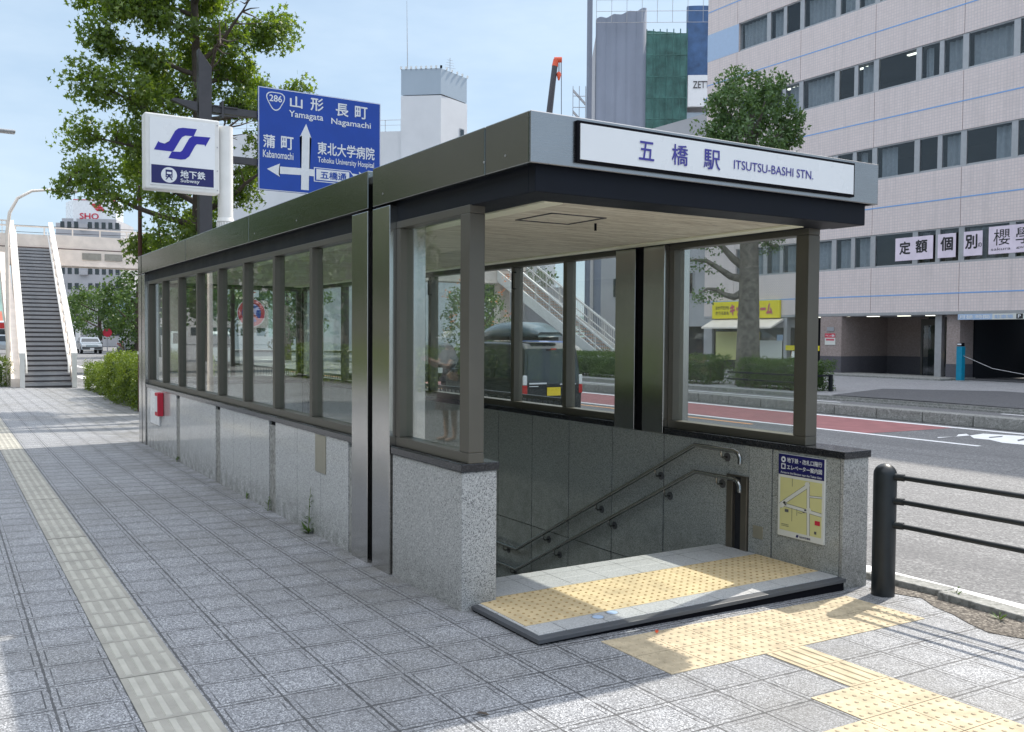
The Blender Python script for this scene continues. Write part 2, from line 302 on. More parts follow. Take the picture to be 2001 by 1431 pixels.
def mb(m=None):
    b = MB()
    if m: b.mat(m)
    return b
def prop(o, label, cat, group=None, kind=None):
    if label: o['label'] = label
    if cat: o['category'] = cat
    if group: o['group'] = group
    if kind: o['kind'] = kind
    return o
def thing(name, label, cat, loc=(0, 0, 0), group=None):
    o = bpy.data.objects.new(name, None); C.objects.link(o); o.location = loc; o.empty_display_size = .2
    return prop(o, label, cat, group)
def tstruct(o): o['kind'] = 'structure'; return o
def solo(b, name, label, cat, loc, group=None, bevel=0, mat=None):
    """one-mesh thing: vertices in world space, origin moved to loc"""
    o = b.build(name, None, bevel, mat); l = Vector(loc); o.data.transform(Matrix.Translation(-l)); o.location = l
    return prop(o, label, cat, group)
def copy_tree(o, parent=None):
    c = o.copy(); C.objects.link(c); c.parent = parent
    for ch in list(o.children): copy_tree(ch, c)
    return c
def text_into(b, s, o, right, upv, w, h, mat, bold=.0, th=.003):
    """text stretched to w x h from lower-left corner o; bold = stroke widening in em"""
    c = bpy.data.curves.new('t', 'FONT'); c.body = s; c.offset = 0; c.resolution_u = 3
    ob = bpy.data.objects.new('t', c); me = bpy.data.meshes.new_from_object(ob)
    n = len(me.vertices); co = np.empty(n*3); me.vertices.foreach_get('co', co); co = co.reshape(-1, 3)
    fs = [tuple(p.vertices) for p in me.polygons]; mn = co.min(0); mxx = co.max(0)
    r = np.array(Vector(right).normalized()); u = np.array(Vector(upv).normalized()); nn = np.cross(r, u); sx = w/(mxx[0]-mn[0]); sy = h/(mxx[1]-mn[1])
    bpy.data.objects.remove(ob); bpy.data.curves.remove(c); bpy.data.meshes.remove(me); b.mat(mat)
    for k, (dx, dy) in enumerate(((0, 0), (bold, 0), (-bold, 0), (0, bold), (0, -bold)) if bold else ((0, 0),)):
        pts = np.array(o)+np.outer((co[:, 0]-mn[0]+dx)*sx, r)+np.outer((co[:, 1]-mn[1]+dy)*sy, u)+nn*(th+k*.0002); b.add([tuple(p) for p in pts], fs)
def text(s, parent, o, right, upv, w, h, mat, bold=.012, th=.003, name='lettering'):
    b = mb(mat); text_into(b, s, o, right, upv, w, h, mat, bold, th); return b.build(name, parent)
def gz(x, y): return -.0198*x-.004*y
XR, ZU, NY = (1, 0, 0), (0, 0, 1), (0, -1, 0)

# ------------------------------------------------------------ ground
RZ = -.25
b = mb('asphalt'); hx0, hx1, hy0, hy1 = 2.76, 5.61, 5.5, 15.6; E_ = 1500
for x0, x1, y0, y1 in ((-E_, hx0, -E_, E_), (hx1, E_, -E_, E_), (hx0, hx1, -E_, hy0), (hx0, hx1, hy1, E_)):
    b.add([(x0, y0, RZ), (x1, y0, RZ), (x1, y1, RZ), (x0, y1, RZ)], [(0, 1, 2, 3)])
prop(b.build('road'), 'grey asphalt road with several lanes beyond the station entrance', 'road', None, 'structure')
# sidewalk slab, tilted towards the road, with the stair well cut out
b = mb('paver')
def slab(x0, x1, y0, y1, off=0, bot=RZ-.02, bb=None):
    bb = bb or b
    vs = [(x, y, gz(x, y)+off) for x, y in ((x0, y0), (x1, y0), (x1, y1), (x0, y1))]+[(x, y, bot) for x, y in ((x0, y0), (x1, y0), (x1, y1), (x0, y1))]
    bb.add(vs, [(0, 1, 2, 3), (0, 4, 5, 1), (1, 5, 6, 2), (2, 6, 7, 3), (3, 7, 4, 0)])
for a in ((-14, 2.80, -12, 38), (2.80, 5.58, -12, 5.3), (5.58, 5.95, -12, 38), (2.80, 5.58, 15.62, 38), (5.95, 6.0, -12, 4.9)): slab(*a)
prop(b.build('sidewalk'), 'grey speckled square pavers of the sidewalk', 'sidewalk', None, 'structure')
b = mb('concrete')
y = -12
while y < 38:
    L = .98
    if y > 4.8: slab(5.96, 6.16, y, y+L-.012, .004+random.uniform(-.004, .004), bb=b)
    y += L
prop(b.build('kerb'), 'concrete kerb stones along the near side of the road', 'kerb', None, 'structure')
# dirt strip behind the kerb
b = mb('dirt'); pts = []
N = 60
for i in range(N+1):
    yy = -6+10.2*i/N; pts.append((5.38+.10*math.sin(yy*2.1)+.06*math.sin(yy*7.3)+random.uniform(-.03, .03)+(.18 if yy > 3.8 else 0), yy))
vs = []; fs = []
for i, (xx, yy) in enumerate(pts):
    for x_ in (xx, 5.74, 5.998): vs.append((x_, yy, gz(x_, yy)+.004+(0.012 if x_ == 5.80 else 0)))
for i in range(N): fs += [(3*i, 3*i+1, 3*i+4, 3*i+3), (3*i+1, 3*i+2, 3*i+5, 3*i+4)]
b.add(vs, fs); prop(b.build('dirt_strip'), 'brown dirt and grit gathered behind the kerb', 'dirt', None, 'structure')
for k, (x, y, rz, tip) in enumerate(((5.90, 4.12, .06, .0), (5.84, 3.50, -.03, .015))):
    bb = mb('concrete'); bb.box(-.085, .085, -.30, .30, -.10, .045, .008)
    o = bb.build('kerb_stone'); o.location = (x, y, gz(x, y)); o.rotation_euler = (tip, .03, rz)
    prop(o, ('loose mossy kerb stone right beside the black bollard', 'longer loose kerb stone sunk in the dirt beyond the bollard')[k], 'kerb stone', 'loose kerb stones in the dirt')
# far pavement, driveway patch
b = mb('far_paving')
b.add([(23.1, 13.2, -.13), (23.25, 15.7, -.13), (23.1, 20, -.13), (23.1, 60, -.13), (40, 60, -.10), (40, 0, -.10), (23.1, 0, -.13)], [(0, 1, 2, 3, 4, 5, 6)][::-1] and [(6, 5, 4, 3, 2, 1, 0)])
b.mat('concrete').box(22.9, 23.09, 19.5, 60, RZ, -.125).box(22.9, 23.02, 0, 19.4, RZ, -.20).box(23.021, 23.098, 0, 19.4, RZ, -.128)
prop(b.build('far_sidewalk'), 'pale paving in front of the tiled office building', 'sidewalk', None, 'structure')
b = mb('asphalt_dark'); b.add([(x, y, -.112) for x, y in ((23.10, 18.9), (23.3, 15.7), (23.1, 12.9), (23.1, 1), (29.6, 1), (29.9, 16.8), (30.1, 17.6), (27.6, 20.4))], [tuple(range(8))[::-1]])
prop(b.build('driveway'), 'dark asphalt driveway crossing the far pavement', 'driveway', None, 'structure')
# median kerb
b = mb('concrete'); y = 2.0
while y < 40:
    xa = 18.68+.0*y; b.box(xa, xa+.42, y, y+1.18, RZ, .0, .015); y += 1.2
prop(b.build('median_kerb'), 'raised concrete median kerb in the middle of the road', 'median', None, 'structure')
# markings
b = mb('marking'); mz = RZ+.004
def strip(x0, y0, x1, y1, w, z=mz, bb=None):
    (bb or b).add([(x0-w/2, y0, z), (x0+w/2, y0, z), (x1+w/2, y1, z), (x1-w/2, y1, z)], [(0, 1, 2, 3)])
strip(6.45, -12, 6.45, 60, .20); strip(18.3, 2, 18.15, 36, .2); strip(15.52, 9.5, 15.2, 60, .16); strip(22.3, 17.9, 22.15, 38, .14); strip(22.7, 5, 22.65, 13.3, .14)
for y in range(16, 60, 10): strip(9.6, y, 9.6, y+5, .14); strip(12.6, y+1, 12.6, y+6, .14)
for q in (((16.19, 10.75), (16.6, 10.63), (17.04, 10.63), (16.07, 10.66)), ((16.6, 10.63), (17.03, 10.86), (17.28, 10.85), (17.04, 10.63)),
          ((16.63, 10.29), (17.04, 10.63), (17.62, 10.71), (17.9, 10.05), (17.7, 9.3), (16.45, 9.0), (16.4, 9.6), (16.66, 9.99))): b.add([(x, y, mz) for x, y in q], [tuple(range(len(q)))])
b.mat('asphalt')
for q in (((17.08, 10.27), (17.54, 10.25), (17.3, 10.15), (16.96, 10.18)), ((17.09, 9.72), (17.46, 9.8), (17.15, 9.63), (16.9, 9.6))): b.add([(x, y, mz+.004) for x, y in q], [tuple(range(len(q)))])
b.mat('marking')
for i in range(7): strip(4.2+i*.9, 41, 4.2+i*.9, 44, .45)
strip(0, 60, 30, 60.4, .3); 
for i in range(10): strip(-6+i*3.2, 66, -5.2+i*3.2, 66.6, .8)
prop(b.build('road_marking'), 'white lane lines and painted characters on the road', 'road marking', None, 'structure')
b = mb('marking_orange'); strip(14.95, 14.3, 14.8, 45, .14); prop(b.build('orange_lane_line'), 'orange lane line on the road', 'road marking', None, 'structure')
b = mb('red_lane'); b.add([(x, y, RZ+.003) for x, y in ((18.2, 11.7), (18.05, 34), (15.4, 34), (15.5, 11.9), (16.2, 11.8))], [(0, 1, 2, 3, 4)])
prop(b.build('red_lane'), 'faded red painted lane next to the median', 'lane', None, 'structure')

# ------------------------------------------------------------ tactile paving
def truncs(bb, cx, cy, z, r0, r1, h, seg=8):
    vs = [(cx+r0*math.cos(2*math.pi*k/seg), cy+r0*math.sin(2*math.pi*k/seg), z) for k in range(seg)]+[(cx+r1*math.cos(2*math.pi*k/seg), cy+r1*math.sin(2*math.pi*k/seg), z+h) for k in range(seg)]
    bb.add(vs, [tuple(range(seg, 2*seg))]+[(k, (k+1) % seg, seg+(k+1) % seg, seg+k) for k in range(seg)])
def tile(bb, x0, y0, s=.3, off=.004, g=.0025, zf=gz, x1=None, y1=None):
    x1 = x1 or x0+s; y1 = y1 or y0+s
    c = [(x0+g, y0+g), (x1-g, y0+g), (x1-g, y1-g), (x0+g, y1-g)]
    bb.add([(x, y, zf(x, y)+off) for x, y in c]+[(x, y, zf(x, y)-.01) for x, y in c], [(0, 1, 2, 3), (0, 4, 5, 1), (1, 5, 6, 2), (2, 6, 7, 3), (3, 7, 4, 0)])
P('cream_bar', (.41, .40, .355), .75, 0, .14, 5); b = mb('cream_tactile'); k = -30
while k < 105:
    y0 = 5.3723+.3*k; dz = random.uniform(.003, .007); b.mat('cream_tactile'); tile(b, .719, y0, off=dz); b.mat('cream_bar')
    for i in range(4):
        xa = .719+.030+i*.069; z = gz(xa, y0)+dz
        b.add([(xa, y0+.02, z), (xa+.036, y0+.02, z), (xa+.036, y0+.28, z-.001), (xa, y0+.28, z-.001), (xa+.005, y0+.025, z+.005), (xa+.031, y0+.025, z+.005), (xa+.031, y0+.275, z+.004), (xa+.005, y0+.275, z+.004)], [(4, 5, 6, 7), (0, 1, 5, 4), (1, 2, 6, 5), (2, 3, 7, 6), (3, 0, 4, 7)])
    k += 1
prop(b.build('tactile_strip'), 'cream tactile guide strip with raised bars running along the sidewalk', 'tactile paving', None, 'structure')
b = mb('yellow_worn')
def dots(bb, x0, y0, z, n=5, s=.3, x1=None, zf=None):
    for i in range(n):
        for j in range(n):
            cx = x0+.03+i*.06; cy = y0+.03+j*.06
            if x1 and cx > x1-.01: continue
            truncs(bb, cx, cy, (zf(cx, cy) if zf else 0)+z, .0125, .008, .005)
for i in range(7):
    for j in range(2): tile(b, 3.154+.3*i, 3.542+.3*j); dots(b, 3.154+.3*i, 3.542+.3*j, .004, zf=gz)
for x0, y0 in ((3.83, 2.68), (3.83, 2.38), (3.53, 2.68), (3.53, 2.38), (3.23, 2.38), (3.23, 2.08), (2.93, 2.08), (3.53, 2.08), (3.83, 2.08)): tile(b, x0, y0); dots(b, x0, y0, .004, zf=gz)
for j in range(2):
    tile(b, 3.83, 2.98+.281*j, y1=2.98+.281*(j+1))
    for i in range(4):
        xa = 3.83+.03+i*.069; y0 = 2.98+.281*j; z = gz(xa, y0)+.004
        b.add([(xa, y0+.015, z), (xa+.03, y0+.015, z), (xa+.03, y0+.266, z-.001), (xa, y0+.266, z-.001), (xa+.005, y0+.02, z+.005), (xa+.025, y0+.02, z+.005), (xa+.025, y0+.26, z+.004), (xa+.005, y0+.26, z+.004)], [(4, 5, 6, 7), (0, 1, 5, 4), (1, 2, 6, 5), (2, 3, 7, 6), (3, 0, 4, 7)])
prop(b.build('tactile_block'), 'yellow tactile blocks laid in the sidewalk before the station step', 'tactile paving', None, 'structure')

# ------------------------------------------------------------ the subway entrance
X0, XI0, XI1, X1 = 2.74, 2.99, 5.37, 5.63
YF, YB = 4.25, 15.9
K = thing('subway_entrance', 'grey granite, steel and glass subway stairway entrance with a white station name sign', 'subway entrance', (4.18, 5, -.09))
def part(bb, name, parent=None, bevel=0, mat=None): return bb.build(name, parent or K, bevel, mat)
# granite base walls: facing panels with open joints
def panels(x0, x1, ys, z0, z1, mat, name, bev=.004):
    bb = mb(mat)
    for i in range(len(ys)-1): bb.box(x0, x1, ys[i]+.003, ys[i+1]-.003, z0, z1)
    part(bb, name, bevel=bev)
bb = mb('gap_black'); bb.box(X0+.03, XI0-.03, 6.82, 15.36, -3.4, .79); bb.box(XI1+.03, X1-.03, 6.17, 15.36, -3.4, .79); bb.box(XI1+.03, X1-.03, 4.6, 6.17, -.4, .79)
part(bb, 'wall_core')
yl = [6.80, 6.90, 7.53, 8.14, 8.78, 8.98, 9.62, 10.29, 10.86, 11.06, 11.74, 12.38, 12.98, 13.18, 13.8, 14.42, 15.06, 15.34]
bb = mb('granite')
for i in range(len(yl)-1):
    w_ = yl[i+1]-yl[i]; st_ = w_ < .25
    if st_: bb.mat('concrete').box(X0+.005, X0+.028, yl[i]+.012, yl[i+1]-.004, -.3, .755); bb.mat('granite')
    else: bb.box(X0, X0+.028, yl[i]+.003, yl[i+1]-.003, -.3, .795)
part(bb, 'granite_facing')
yi = [6.17-.0, 6.9, 7.604, 8.285, 8.989, 9.66, 10.33, 11.0, 11.67, 12.34, 13.0, 13.67, 14.34, 15.34]
for side in (0, 1):
    bb = mb('granite_inner'); xa, xb = ((XI0-.028, XI0), (XI1, XI1+.028))[side]
    for i in range(len(yi)-1):
        for z0, z1 in ((-3.4, -1.602), (-1.596, -.396), (-.388, .795)):
            y0 = yi[i] if side or i else 6.82
            bb.box(xa, xb, y0+.006, yi[i+1]-.006, z0, z1)
    part(bb, 'granite_lining')
bb = mb('granite'); bb.box(X1-.028, X1, 4.3, 6.16, -.35, .795); bb.box(X1-.028, X1, 6.17, 15.34, -.35, .795); part(bb, 'granite_facing', bevel=.003)
bb = mb('granite_inner')
for a, c_ in ((4.30, 4.927), (4.931, 5.17), (5.39, 6.166)): bb.box(XI1, XI1+.028, a+.004, c_-.007, -.5, .795)
bb.box(XI1, XI1+.028, 5.17, 5.39, .545, .795); bb.box(XI1, XI1+.028, 5.48, 6.166, -3.4, -.5)
part(bb, 'granite_lining')
bb = mb('granite_rough'); bb.box(X0, XI0, 5.02, 6.06, -.35, .795, .006); part(bb, 'end_pillar')
bb = mb('granite_inner'); bb.box(XI0-.03, XI0-.001, 5.49, 6.8, -3.4, -.1); bb.box(XI0-.03, XI0-.001, 6.06, 6.8, -.1, .79); part(bb, 'granite_lining')
granite('granite_shade', (.33, .335, .325), (.12, .125, .125), (.50, .50, .49), 140, .4, dirt=.7); bb = mb('granite_shade'); bb.box(XI1-.002, X1+.002, 4.27, 4.30, -.35, .797, .004); part(bb, 'end_pillar')  # darker copy of the rough granite: the pillar's shade is put into its colour
# black granite caps
for x0, x1, y0, y1 in ((X0-.012, XI0+.012, 5.005, 6.07), (X0-.012, XI0+.012, 6.80, 15.36), (XI1-.012, X1+.012, 4.255, 6.16), (XI1-.012, X1+.012, 6.85, 15.36)):
    part(mb('black_granite').box(x0, x1, y0, y1, .797, .85, .006), 'sill_cap')
# steel posts in pairs
def post(x0, x1, y0, y1, z0, z1): part(mb('steel_post').box(x0, x1, y0, y1, z0, z1, .004), 'steel_post')
for y0, y1 in ((6.08, 6.385), (6.48, 6.79), (15.36, 15.60), (15.66, 15.9)):
    post(X0-.018, XI0+.02, y0, y1, -.33, 2.566)
for y0, y1 in ((6.17, 6.45), (6.565, 6.85)): post(XI1-.02, X1+.018, y0, y1, .80, 2.44)
for y0, y1 in ((15.36, 15.60), (15.66, 15.9)): post(XI1-.02, X1+.018, y0, y1, -.33, 2.566)
for a in ((X0+.04, XI0-.02, 6.385, 6.48), (XI1+.02, X1-.04, 6.45, 6.565), (X0+.04, XI0-.02, 15.6, 15.66), (XI1+.04, X1-.04, 15.6, 15.66)): part(mb('gap_black').box(*a, -.3, 2.80), 'joint_filler')
# end wall
part(mb('granite').box(XI0+.02, XI1-.02, 15.62, 15.86, -3.4, .795, .004), 'end_wall')
part(mb('black_granite').box(XI0+.02, XI1-.02, 15.60, 15.88, .797, .85, .004), 'sill_cap')
# fascia
FZ0, FZ1 = 2.583, 2.866
def fas(x0, x1, y0, y1, m_='steel_fascia'): part(mb(m_).box(x0, x1, y0, y1, FZ0, FZ1, .006), 'fascia_panel')
for y0, y1 in ((YF+.004, 4.728), (4.736, 6.385), (6.48, 9.612), (9.62, 12.512), (12.52, 15.60), (15.66, YB)): fas(X0-.018, X0+.03, y0, y1); fas(X1-.03, X1+.006, y0, y1)
fas(X0-.018, X1+.006, YF-.012, YF+.002, 'steel_front'); fas(X0+.03, X1-.03, YB-.04, YB-.002)
bb = mb('alu'); bb.box(X0+.031, X1-.031, YF+.004, YB-.05, 2.78, 2.83); part(bb, 'roof_deck')
# dark beam under the fascia
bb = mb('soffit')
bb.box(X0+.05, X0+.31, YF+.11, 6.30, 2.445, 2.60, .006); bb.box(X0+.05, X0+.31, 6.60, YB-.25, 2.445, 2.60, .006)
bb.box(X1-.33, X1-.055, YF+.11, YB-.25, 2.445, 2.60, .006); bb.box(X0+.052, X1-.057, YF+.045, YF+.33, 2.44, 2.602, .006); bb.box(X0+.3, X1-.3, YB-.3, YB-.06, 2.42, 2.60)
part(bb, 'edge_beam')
# ceiling
part(mb('ceiling').box(X0+.24, X1-.26, YF+.30, YB-.28, 2.452, 2.50), 'ceiling')
for x0, x1 in ((X0+.315, X0+.45), (X1-.47, X1-.335)):  # plain cream strips along both long edges of the ceiling
    y = 4.60
    while y < 15.4: part(mb('cream_cover').box(x0, x1, y, min(y+1.97, 15.5), 2.437, 2.4515, .003), 'edge_cover'); y += 1.98
hx = [(3.42, 5.06), (3.86, 5.06), (3.86, 5.50), (3.42, 5.50)]
bb = mb('interior')
for i in range(4):
    a, c_ = hx[i], hx[(i+1) % 4]; bb.box(min(a[0], c_[0])-.006, max(a[0], c_[0])+.006, min(a[1], c_[1])-.006, max(a[1], c_[1])+.006, 2.446, 2.4525)
part(bb, 'ceiling_hatch'); part(mb('gap_black').cyl((4.0, 5.36, 2.40), (4.0, 5.36, 2.452), .009), 'ceiling_rod')
# window frames and panes
def frame_run(xa, xb, xg, y0, y1, muls, z0, z1, gname, name='window', corner=.06):
    f = mb('bronze'); f.box(xa, xb, y0, y1, z0, z0+.065, .004); f.box(xa, xb, y0, y1, z1-.05, z1, .004)
    f.box(xa, xb, y0, y0+corner, z0+.066, z1-.051, .004); f.box(xa, xb, y1-.06, y1, z0+.066, z1-.051, .004)
    fr = part(f, 'window_frame')
    for m_ in muls: mb('bronze').box(xa+.003, xb-.003, m_-.034, m_+.034, z0+.066, z1-.051, .004).build('mullion', fr)
    e = [y0+corner]+sum([[m_-.034, m_+.034] for m_ in muls], [])+[y1-.06]
    for i in range(0, len(e), 2): part(mb(gname).box(xg-.004, xg+.004, e[i]-.01, e[i+1]+.01, z0+.05, z1-.04), 'glass_pane')
ml = [6.82+1.066*i for i in range(1, 8)]
frame_run(2.775, 2.885, 2.83, 6.79, 15.36, ml, .85, 2.45, 'glass')
frame_run(2.775, 2.885, 2.83, 5.005, 6.08, [], .85, 2.45, 'glass', corner=.12)
mr = [7.76, 8.77, 9.80, 10.83, 11.86, 12.9, 13.93]
frame_run(5.41, 5.53, 5.48, 6.85, 15.36, mr, .85, 2.45, 'glass_wire')
frame_run(5.41, 5.53, 5.48, 4.65, 6.17, [], .85, 2.45, 'glass_wire', corner=.12)
bb = mb('bronze'); bb.box(XI0+.02, XI1-.02, 15.70, 15.79, .85, .92); bb.box(XI0+.02, XI1-.02, 15.70, 15.79, 2.38, 2.45)
for x in (XI0+.05, 4.18, XI1-.05): bb.box(x-.03, x+.03, 15.701, 15.789, .92, 2.38)
part(bb, 'window_frame'); part(mb('glass').box(XI0+.05, XI1-.05, 15.74, 15.75, .9, 2.4), 'glass_pane')
# pull handles on the inner right side windows
for m_ in (8.70, 9.73, 10.76):
    part(mb('gap_black').tube([(5.41, m_, 2.34), (5.36, m_, 2.34), (5.36, m_, 2.16), (5.41, m_, 2.16)], .008, 8), 'window_handle')
# station name sign
sg = part(mb('gap_black').box(3.017, 5.352, YF-.034, YF-.012, 2.612, 2.842), 'station_sign')
mb('white_panel').box(3.034, 5.335, YF-.040, YF-.0345, 2.628, 2.826).build('sign_face', sg)
yy = YF-.0405
for s_, x0, z0, x1, z1 in (('五', 3.447, 2.670, 3.560, 2.776), ('橋', 3.697, 2.667, 3.822, 2.787), ('駅', 3.951, 2.667, 4.086, 2.785)): text(s_, sg, (x0, yy, z0), XR, ZU, x1-x0, z1-z0, 'navy_ink', .010)
text('ITSUTSU-BASHI STN.', sg, (4.203, yy, 2.690), XR, ZU, .722, .055, 'navy_ink', .002)
# landing
part(mb('edge_dark').box(2.797, 5.368, 4.235, 5.0, -.062, -.037, .003).box(3.0, 5.368, 5.0, 5.478, -.062, -.038).mat('gap_black').box(2.81, 5.368, 4.255, 5.0, -.34, -.063).box(3.01, 5.368, 5.0, 5.478, -.34, -.063), 'landing_edge')  # black below the plate paints the shadow under the landing edge
bb = mb('landing_stone')
bb.box(2.865, 5.366, 4.325, 4.4715, -.0375, -.034); bb.box(2.842, 2.862, 4.325, 4.999, -.0375, -.034); bb.box(2.842, 5.366, 4.302, 4.322, -.0375, -.034)
bb.box(3.0, 5.366, 5.076, 5.234, -.0375, -.034); bb.box(3.0, 5.366, 5.237, 5.487, -.06, -.034, .004)
part(bb, 'landing_paving')
bb = mb('yellow_tactile'); zf = lambda x, y: -.040
for j in range(2):
    for i in range(-1, 8):
        xa, xb = 3.2528+.3*i-.3*0, 3.2528+.3*(i+1)
        if xb > 5.367: xb = 5.366
        y0 = 4.474+.3*j
        if j == 1 and i == -1: pass
        tile(bb, xa, y0, off=.006, g=.0012, zf=zf, x1=xb)
    tile(bb, 2.866, 4.474+.3*j, off=.006, g=.0012, zf=zf, x1=2.9528, y1=4.774 if j == 0 else 5.01)
tb = part(bb, 'tactile_paving')
bb = mb('dot_brown')
for j in range(10):
    for i in range(42):
        cx = 2.9528+.03+.06*i-.06; cy = 4.474+.03+.06*j
        if cx > 5.36 or cx < 2.875 or (cy > 5.005 and cx < 3.0): continue
        truncs(bb, cx, cy, -.0345, .0105, .007, .004)
bb.build('tactile_dot', tb)['kind'] = 'stuff'
for x, y in ((3.33, 4.40), (3.46, 4.43)):
    part(mb('alu').disc((x, y, -.0335), .043, (0, 0, 1), .002).mat('light_blue_paint').disc((x, y, -.0325), .034, (0, 0, 1), .002), 'floor_marker')
# stairs going down
bb = mb('landing_stone'); n = 10
for i in range(n): bb.box(3.0, 5.366, 5.49+.3*i, 5.49+.3*(i+1)+.02, -.40-.155*(i+1), -.036-.155*(i+1))
bb.box(3.0, 5.366, 8.49, 9.9, -1.9, -1.588)
for i in range(12): bb.box(3.0, 5.366, 9.9+.3*i, 9.9+.3*(i+1)+.02, -2.1-.155*(i+1), -1.588-.155*(i+1))
part(bb, 'stair_flight')
# handrails
def rail(xr, pts, ends, name='handrail'):
    r_ = part(mb('steel_rail').tube(pts, .0185, 12), name)
    for (y, z) in ends:
        s = 1 if xr > 4 else -1; xw = XI1-.002 if s > 0 else XI0+.002
        q = mb('steel_rail'); q.tube([(xr, y, z-.015), (xr, y, z-.055), (xr+s*.02, y, z-.07), (xw, y, z-.07)], .009, 8); q.mat('interior').disc((xw, y, z-.07), .036, (1, 0, 0), .006, 16); q.build('bracket', r_)
def railpts(x, dz, yend):
    s = .515; p = [(x, 5.195, .655-dz), (x, 5.195, .70-dz), (x, 5.215, .738-dz), (x, 5.26, .752-dz), (x, 5.70, .752-dz)]
    ye = 8.47; p += [(x, ye, .752-dz-(ye-5.70)*s), (x, 9.9, .752-dz-(ye-5.70)*s), (x, yend, .752-dz-(ye-5.70)*s-(yend-9.9)*s)]
    return p
for x in (5.30, 3.06):
    for dz, nm in ((0, 1), (.222, 2)):
        yo = [5.40, 6.2, 7.05, 7.95, 8.75] if nm == 1 else [5.45, 6.08, 6.85, 7.75, 8.6]
        rail(x, railpts(x, dz, 13), [(y, .752-dz-max(0, min(y, 8.47)-5.70)*.515) for y in yo])
# shutter guide slot, access plates
bb = mb('steel_slot'); bb.box(5.352, 5.40, 5.17, 5.235, -.036, .54, .003); bb.box(5.352, 5.40, 5.325, 5.39, -.036, .54, .003); bb.mat('void').box(5.385, 5.41, 5.235, 5.325, -.036, .54); bb.mat('steel_slot').box(5.352, 5.40, 5.17, 5.39, .541, .552)
part(bb, 'shutter_guide')
part(mb('plate_bronze').box(5.364, 5.3695, 5.012, 5.112, .089, .187, .002), 'access_plate')
part(mb('plate_bronze').box(2.733, 2.7395, 7.402, 7.651, .47, .79, .002), 'access_plate')

# ------------------------------------------------------------ things fixed to the entrance
T = thing('wall_map_board', 'white and navy elevator map board fixed to the right granite wall', 'map board', (5.36, 4.64, .47))
y0, y1, z0, z1 = 4.423, 4.850, .163, .778
mb('map_white').box(5.352, 5.3685, y0, y1, z0, z1, .002).build('backing', T)
def onb(poly, m_, k): return mb(m_).prism([(5.3515-k*.0006, y, z) for y, z in poly], (-.0006, 0, 0))
def rc(a, b_, c_, d_): return [(a, c_), (b_, c_), (b_, d_), (a, d_)]
hd = onb(rc(y0+.002, y1-.002, z1-.155, z1-.002), 'navy', 0).build('header', T)
LR = (0, -1, 0)
text('地下鉄・改札口階行', hd, (5.3500, y1-.085, z1-.060), LR, ZU, .32, .036, 'sign_white', .02, .001)
text('エレベーター案内図', hd, (5.3500, y1-.085, z1-.112), LR, ZU, .32, .036, 'sign_white', .02, .001)
text('Access to the Elevator near the Ticket Gate', hd, (5.3500, y1-.024, z1-.145), LR, ZU, .38, .016, 'sign_white', .004, .001)
q = mb('sign_white').disc((5.3508, y1-.048, z1-.042), .022, (1, 0, 0), .0012, 20); q.box(5.3502, 5.3512, y1-.068, y1-.028, z1-.113, z1-.073); q.mat('navy').box(5.3494, 5.3500, y1-.056, y1-.040, z1-.050, z1-.034); q.box(5.3494, 5.3500, y1-.060, y1-.036, z1-.106, z1-.080); q.build('pictogram', hd)
mp_ = onb(rc(y0+.020, y1-.020, z0+.045, z1-.175), 'map_yellow', 0).build('map', T)
Y = lambda u: y1-.020-u*(y1-y0-.04); Zf = lambda v: z0+.045+v*(z1-z0-.22)
def road_(a, c_, w, k=1.6, m_='map_white'):
    a = Vector((Y(a[0]), Zf(a[1]))); c_ = Vector((Y(c_[0]), Zf(c_[1]))); d = (c_-a).normalized(); n_ = Vector((-d.y, d.x))*w/2
    return onb([tuple(a+n_), tuple(c_+n_), tuple(c_-n_), tuple(a-n_)], m_, k)
segs = [((0, .46), (.68, .92), .026), ((.68, .98), (.70, .0), .022), ((.12, .48), (1, .42), .022), ((0, .44), (.15, .52), .03), ((.70, .72), (1, .74), .010)]
q = mb('map_line')
for s_ in segs:
    r_ = road_(s_[0], s_[1], s_[2]+.006, 1.2, 'map_line'); q.add(r_.v, r_.f)
q.mat('map_white')
for s_ in segs: r_ = road_(s_[0], s_[1], s_[2], 2.4); q.add(r_.v, r_.f)
for u, v in ((.66, .93), (.70, .46), (.05, .47)): q.disc((5.3496, Y(u), Zf(v)), .022, (1, 0, 0), .001, 18)
q.mat('map_line')
for u, v, a, c_ in ((.13, .35, .035, .022), (.60, .44, .02, .012), (.56, .40, .02, .008), (.05, .08, .07, .003), (.05, .11, .07, .003), (.84, .05, .02, .02), (.30, .85, .003, .06), (.42, .32, .003, .05), (.45, .38, .04, .003), (.30, .2, .003, .10)): q.prism([(5.3488, Y(u), Zf(v)), (5.3488, Y(u)-a, Zf(v)), (5.3488, Y(u)-a, Zf(v)+c_), (5.3488, Y(u), Zf(v)+c_)], (-.0004, 0, 0))
q.mat('red_ink'); q.prism([(5.3488, Y(.85), Zf(.22)), (5.3488, Y(.97), Zf(.22)), (5.3488, Y(.97), Zf(.30)), (5.3488, Y(.85), Zf(.30))], (-.0004, 0, 0)); q.build('street_plan', mp_)
ft = text('仙台市交通局', T, (5.3512, 4.64, z0+.012), LR, ZU, .10, .016, 'navy', .01, .001)
q = mb('navy'); q.prism([(5.351, 4.675, z0+.010), (5.351, 4.655, z0+.010), (5.351, 4.648, z0+.030), (5.351, 4.668, z0+.030)], (-.0006, 0, 0)); q.build('emblem', T)
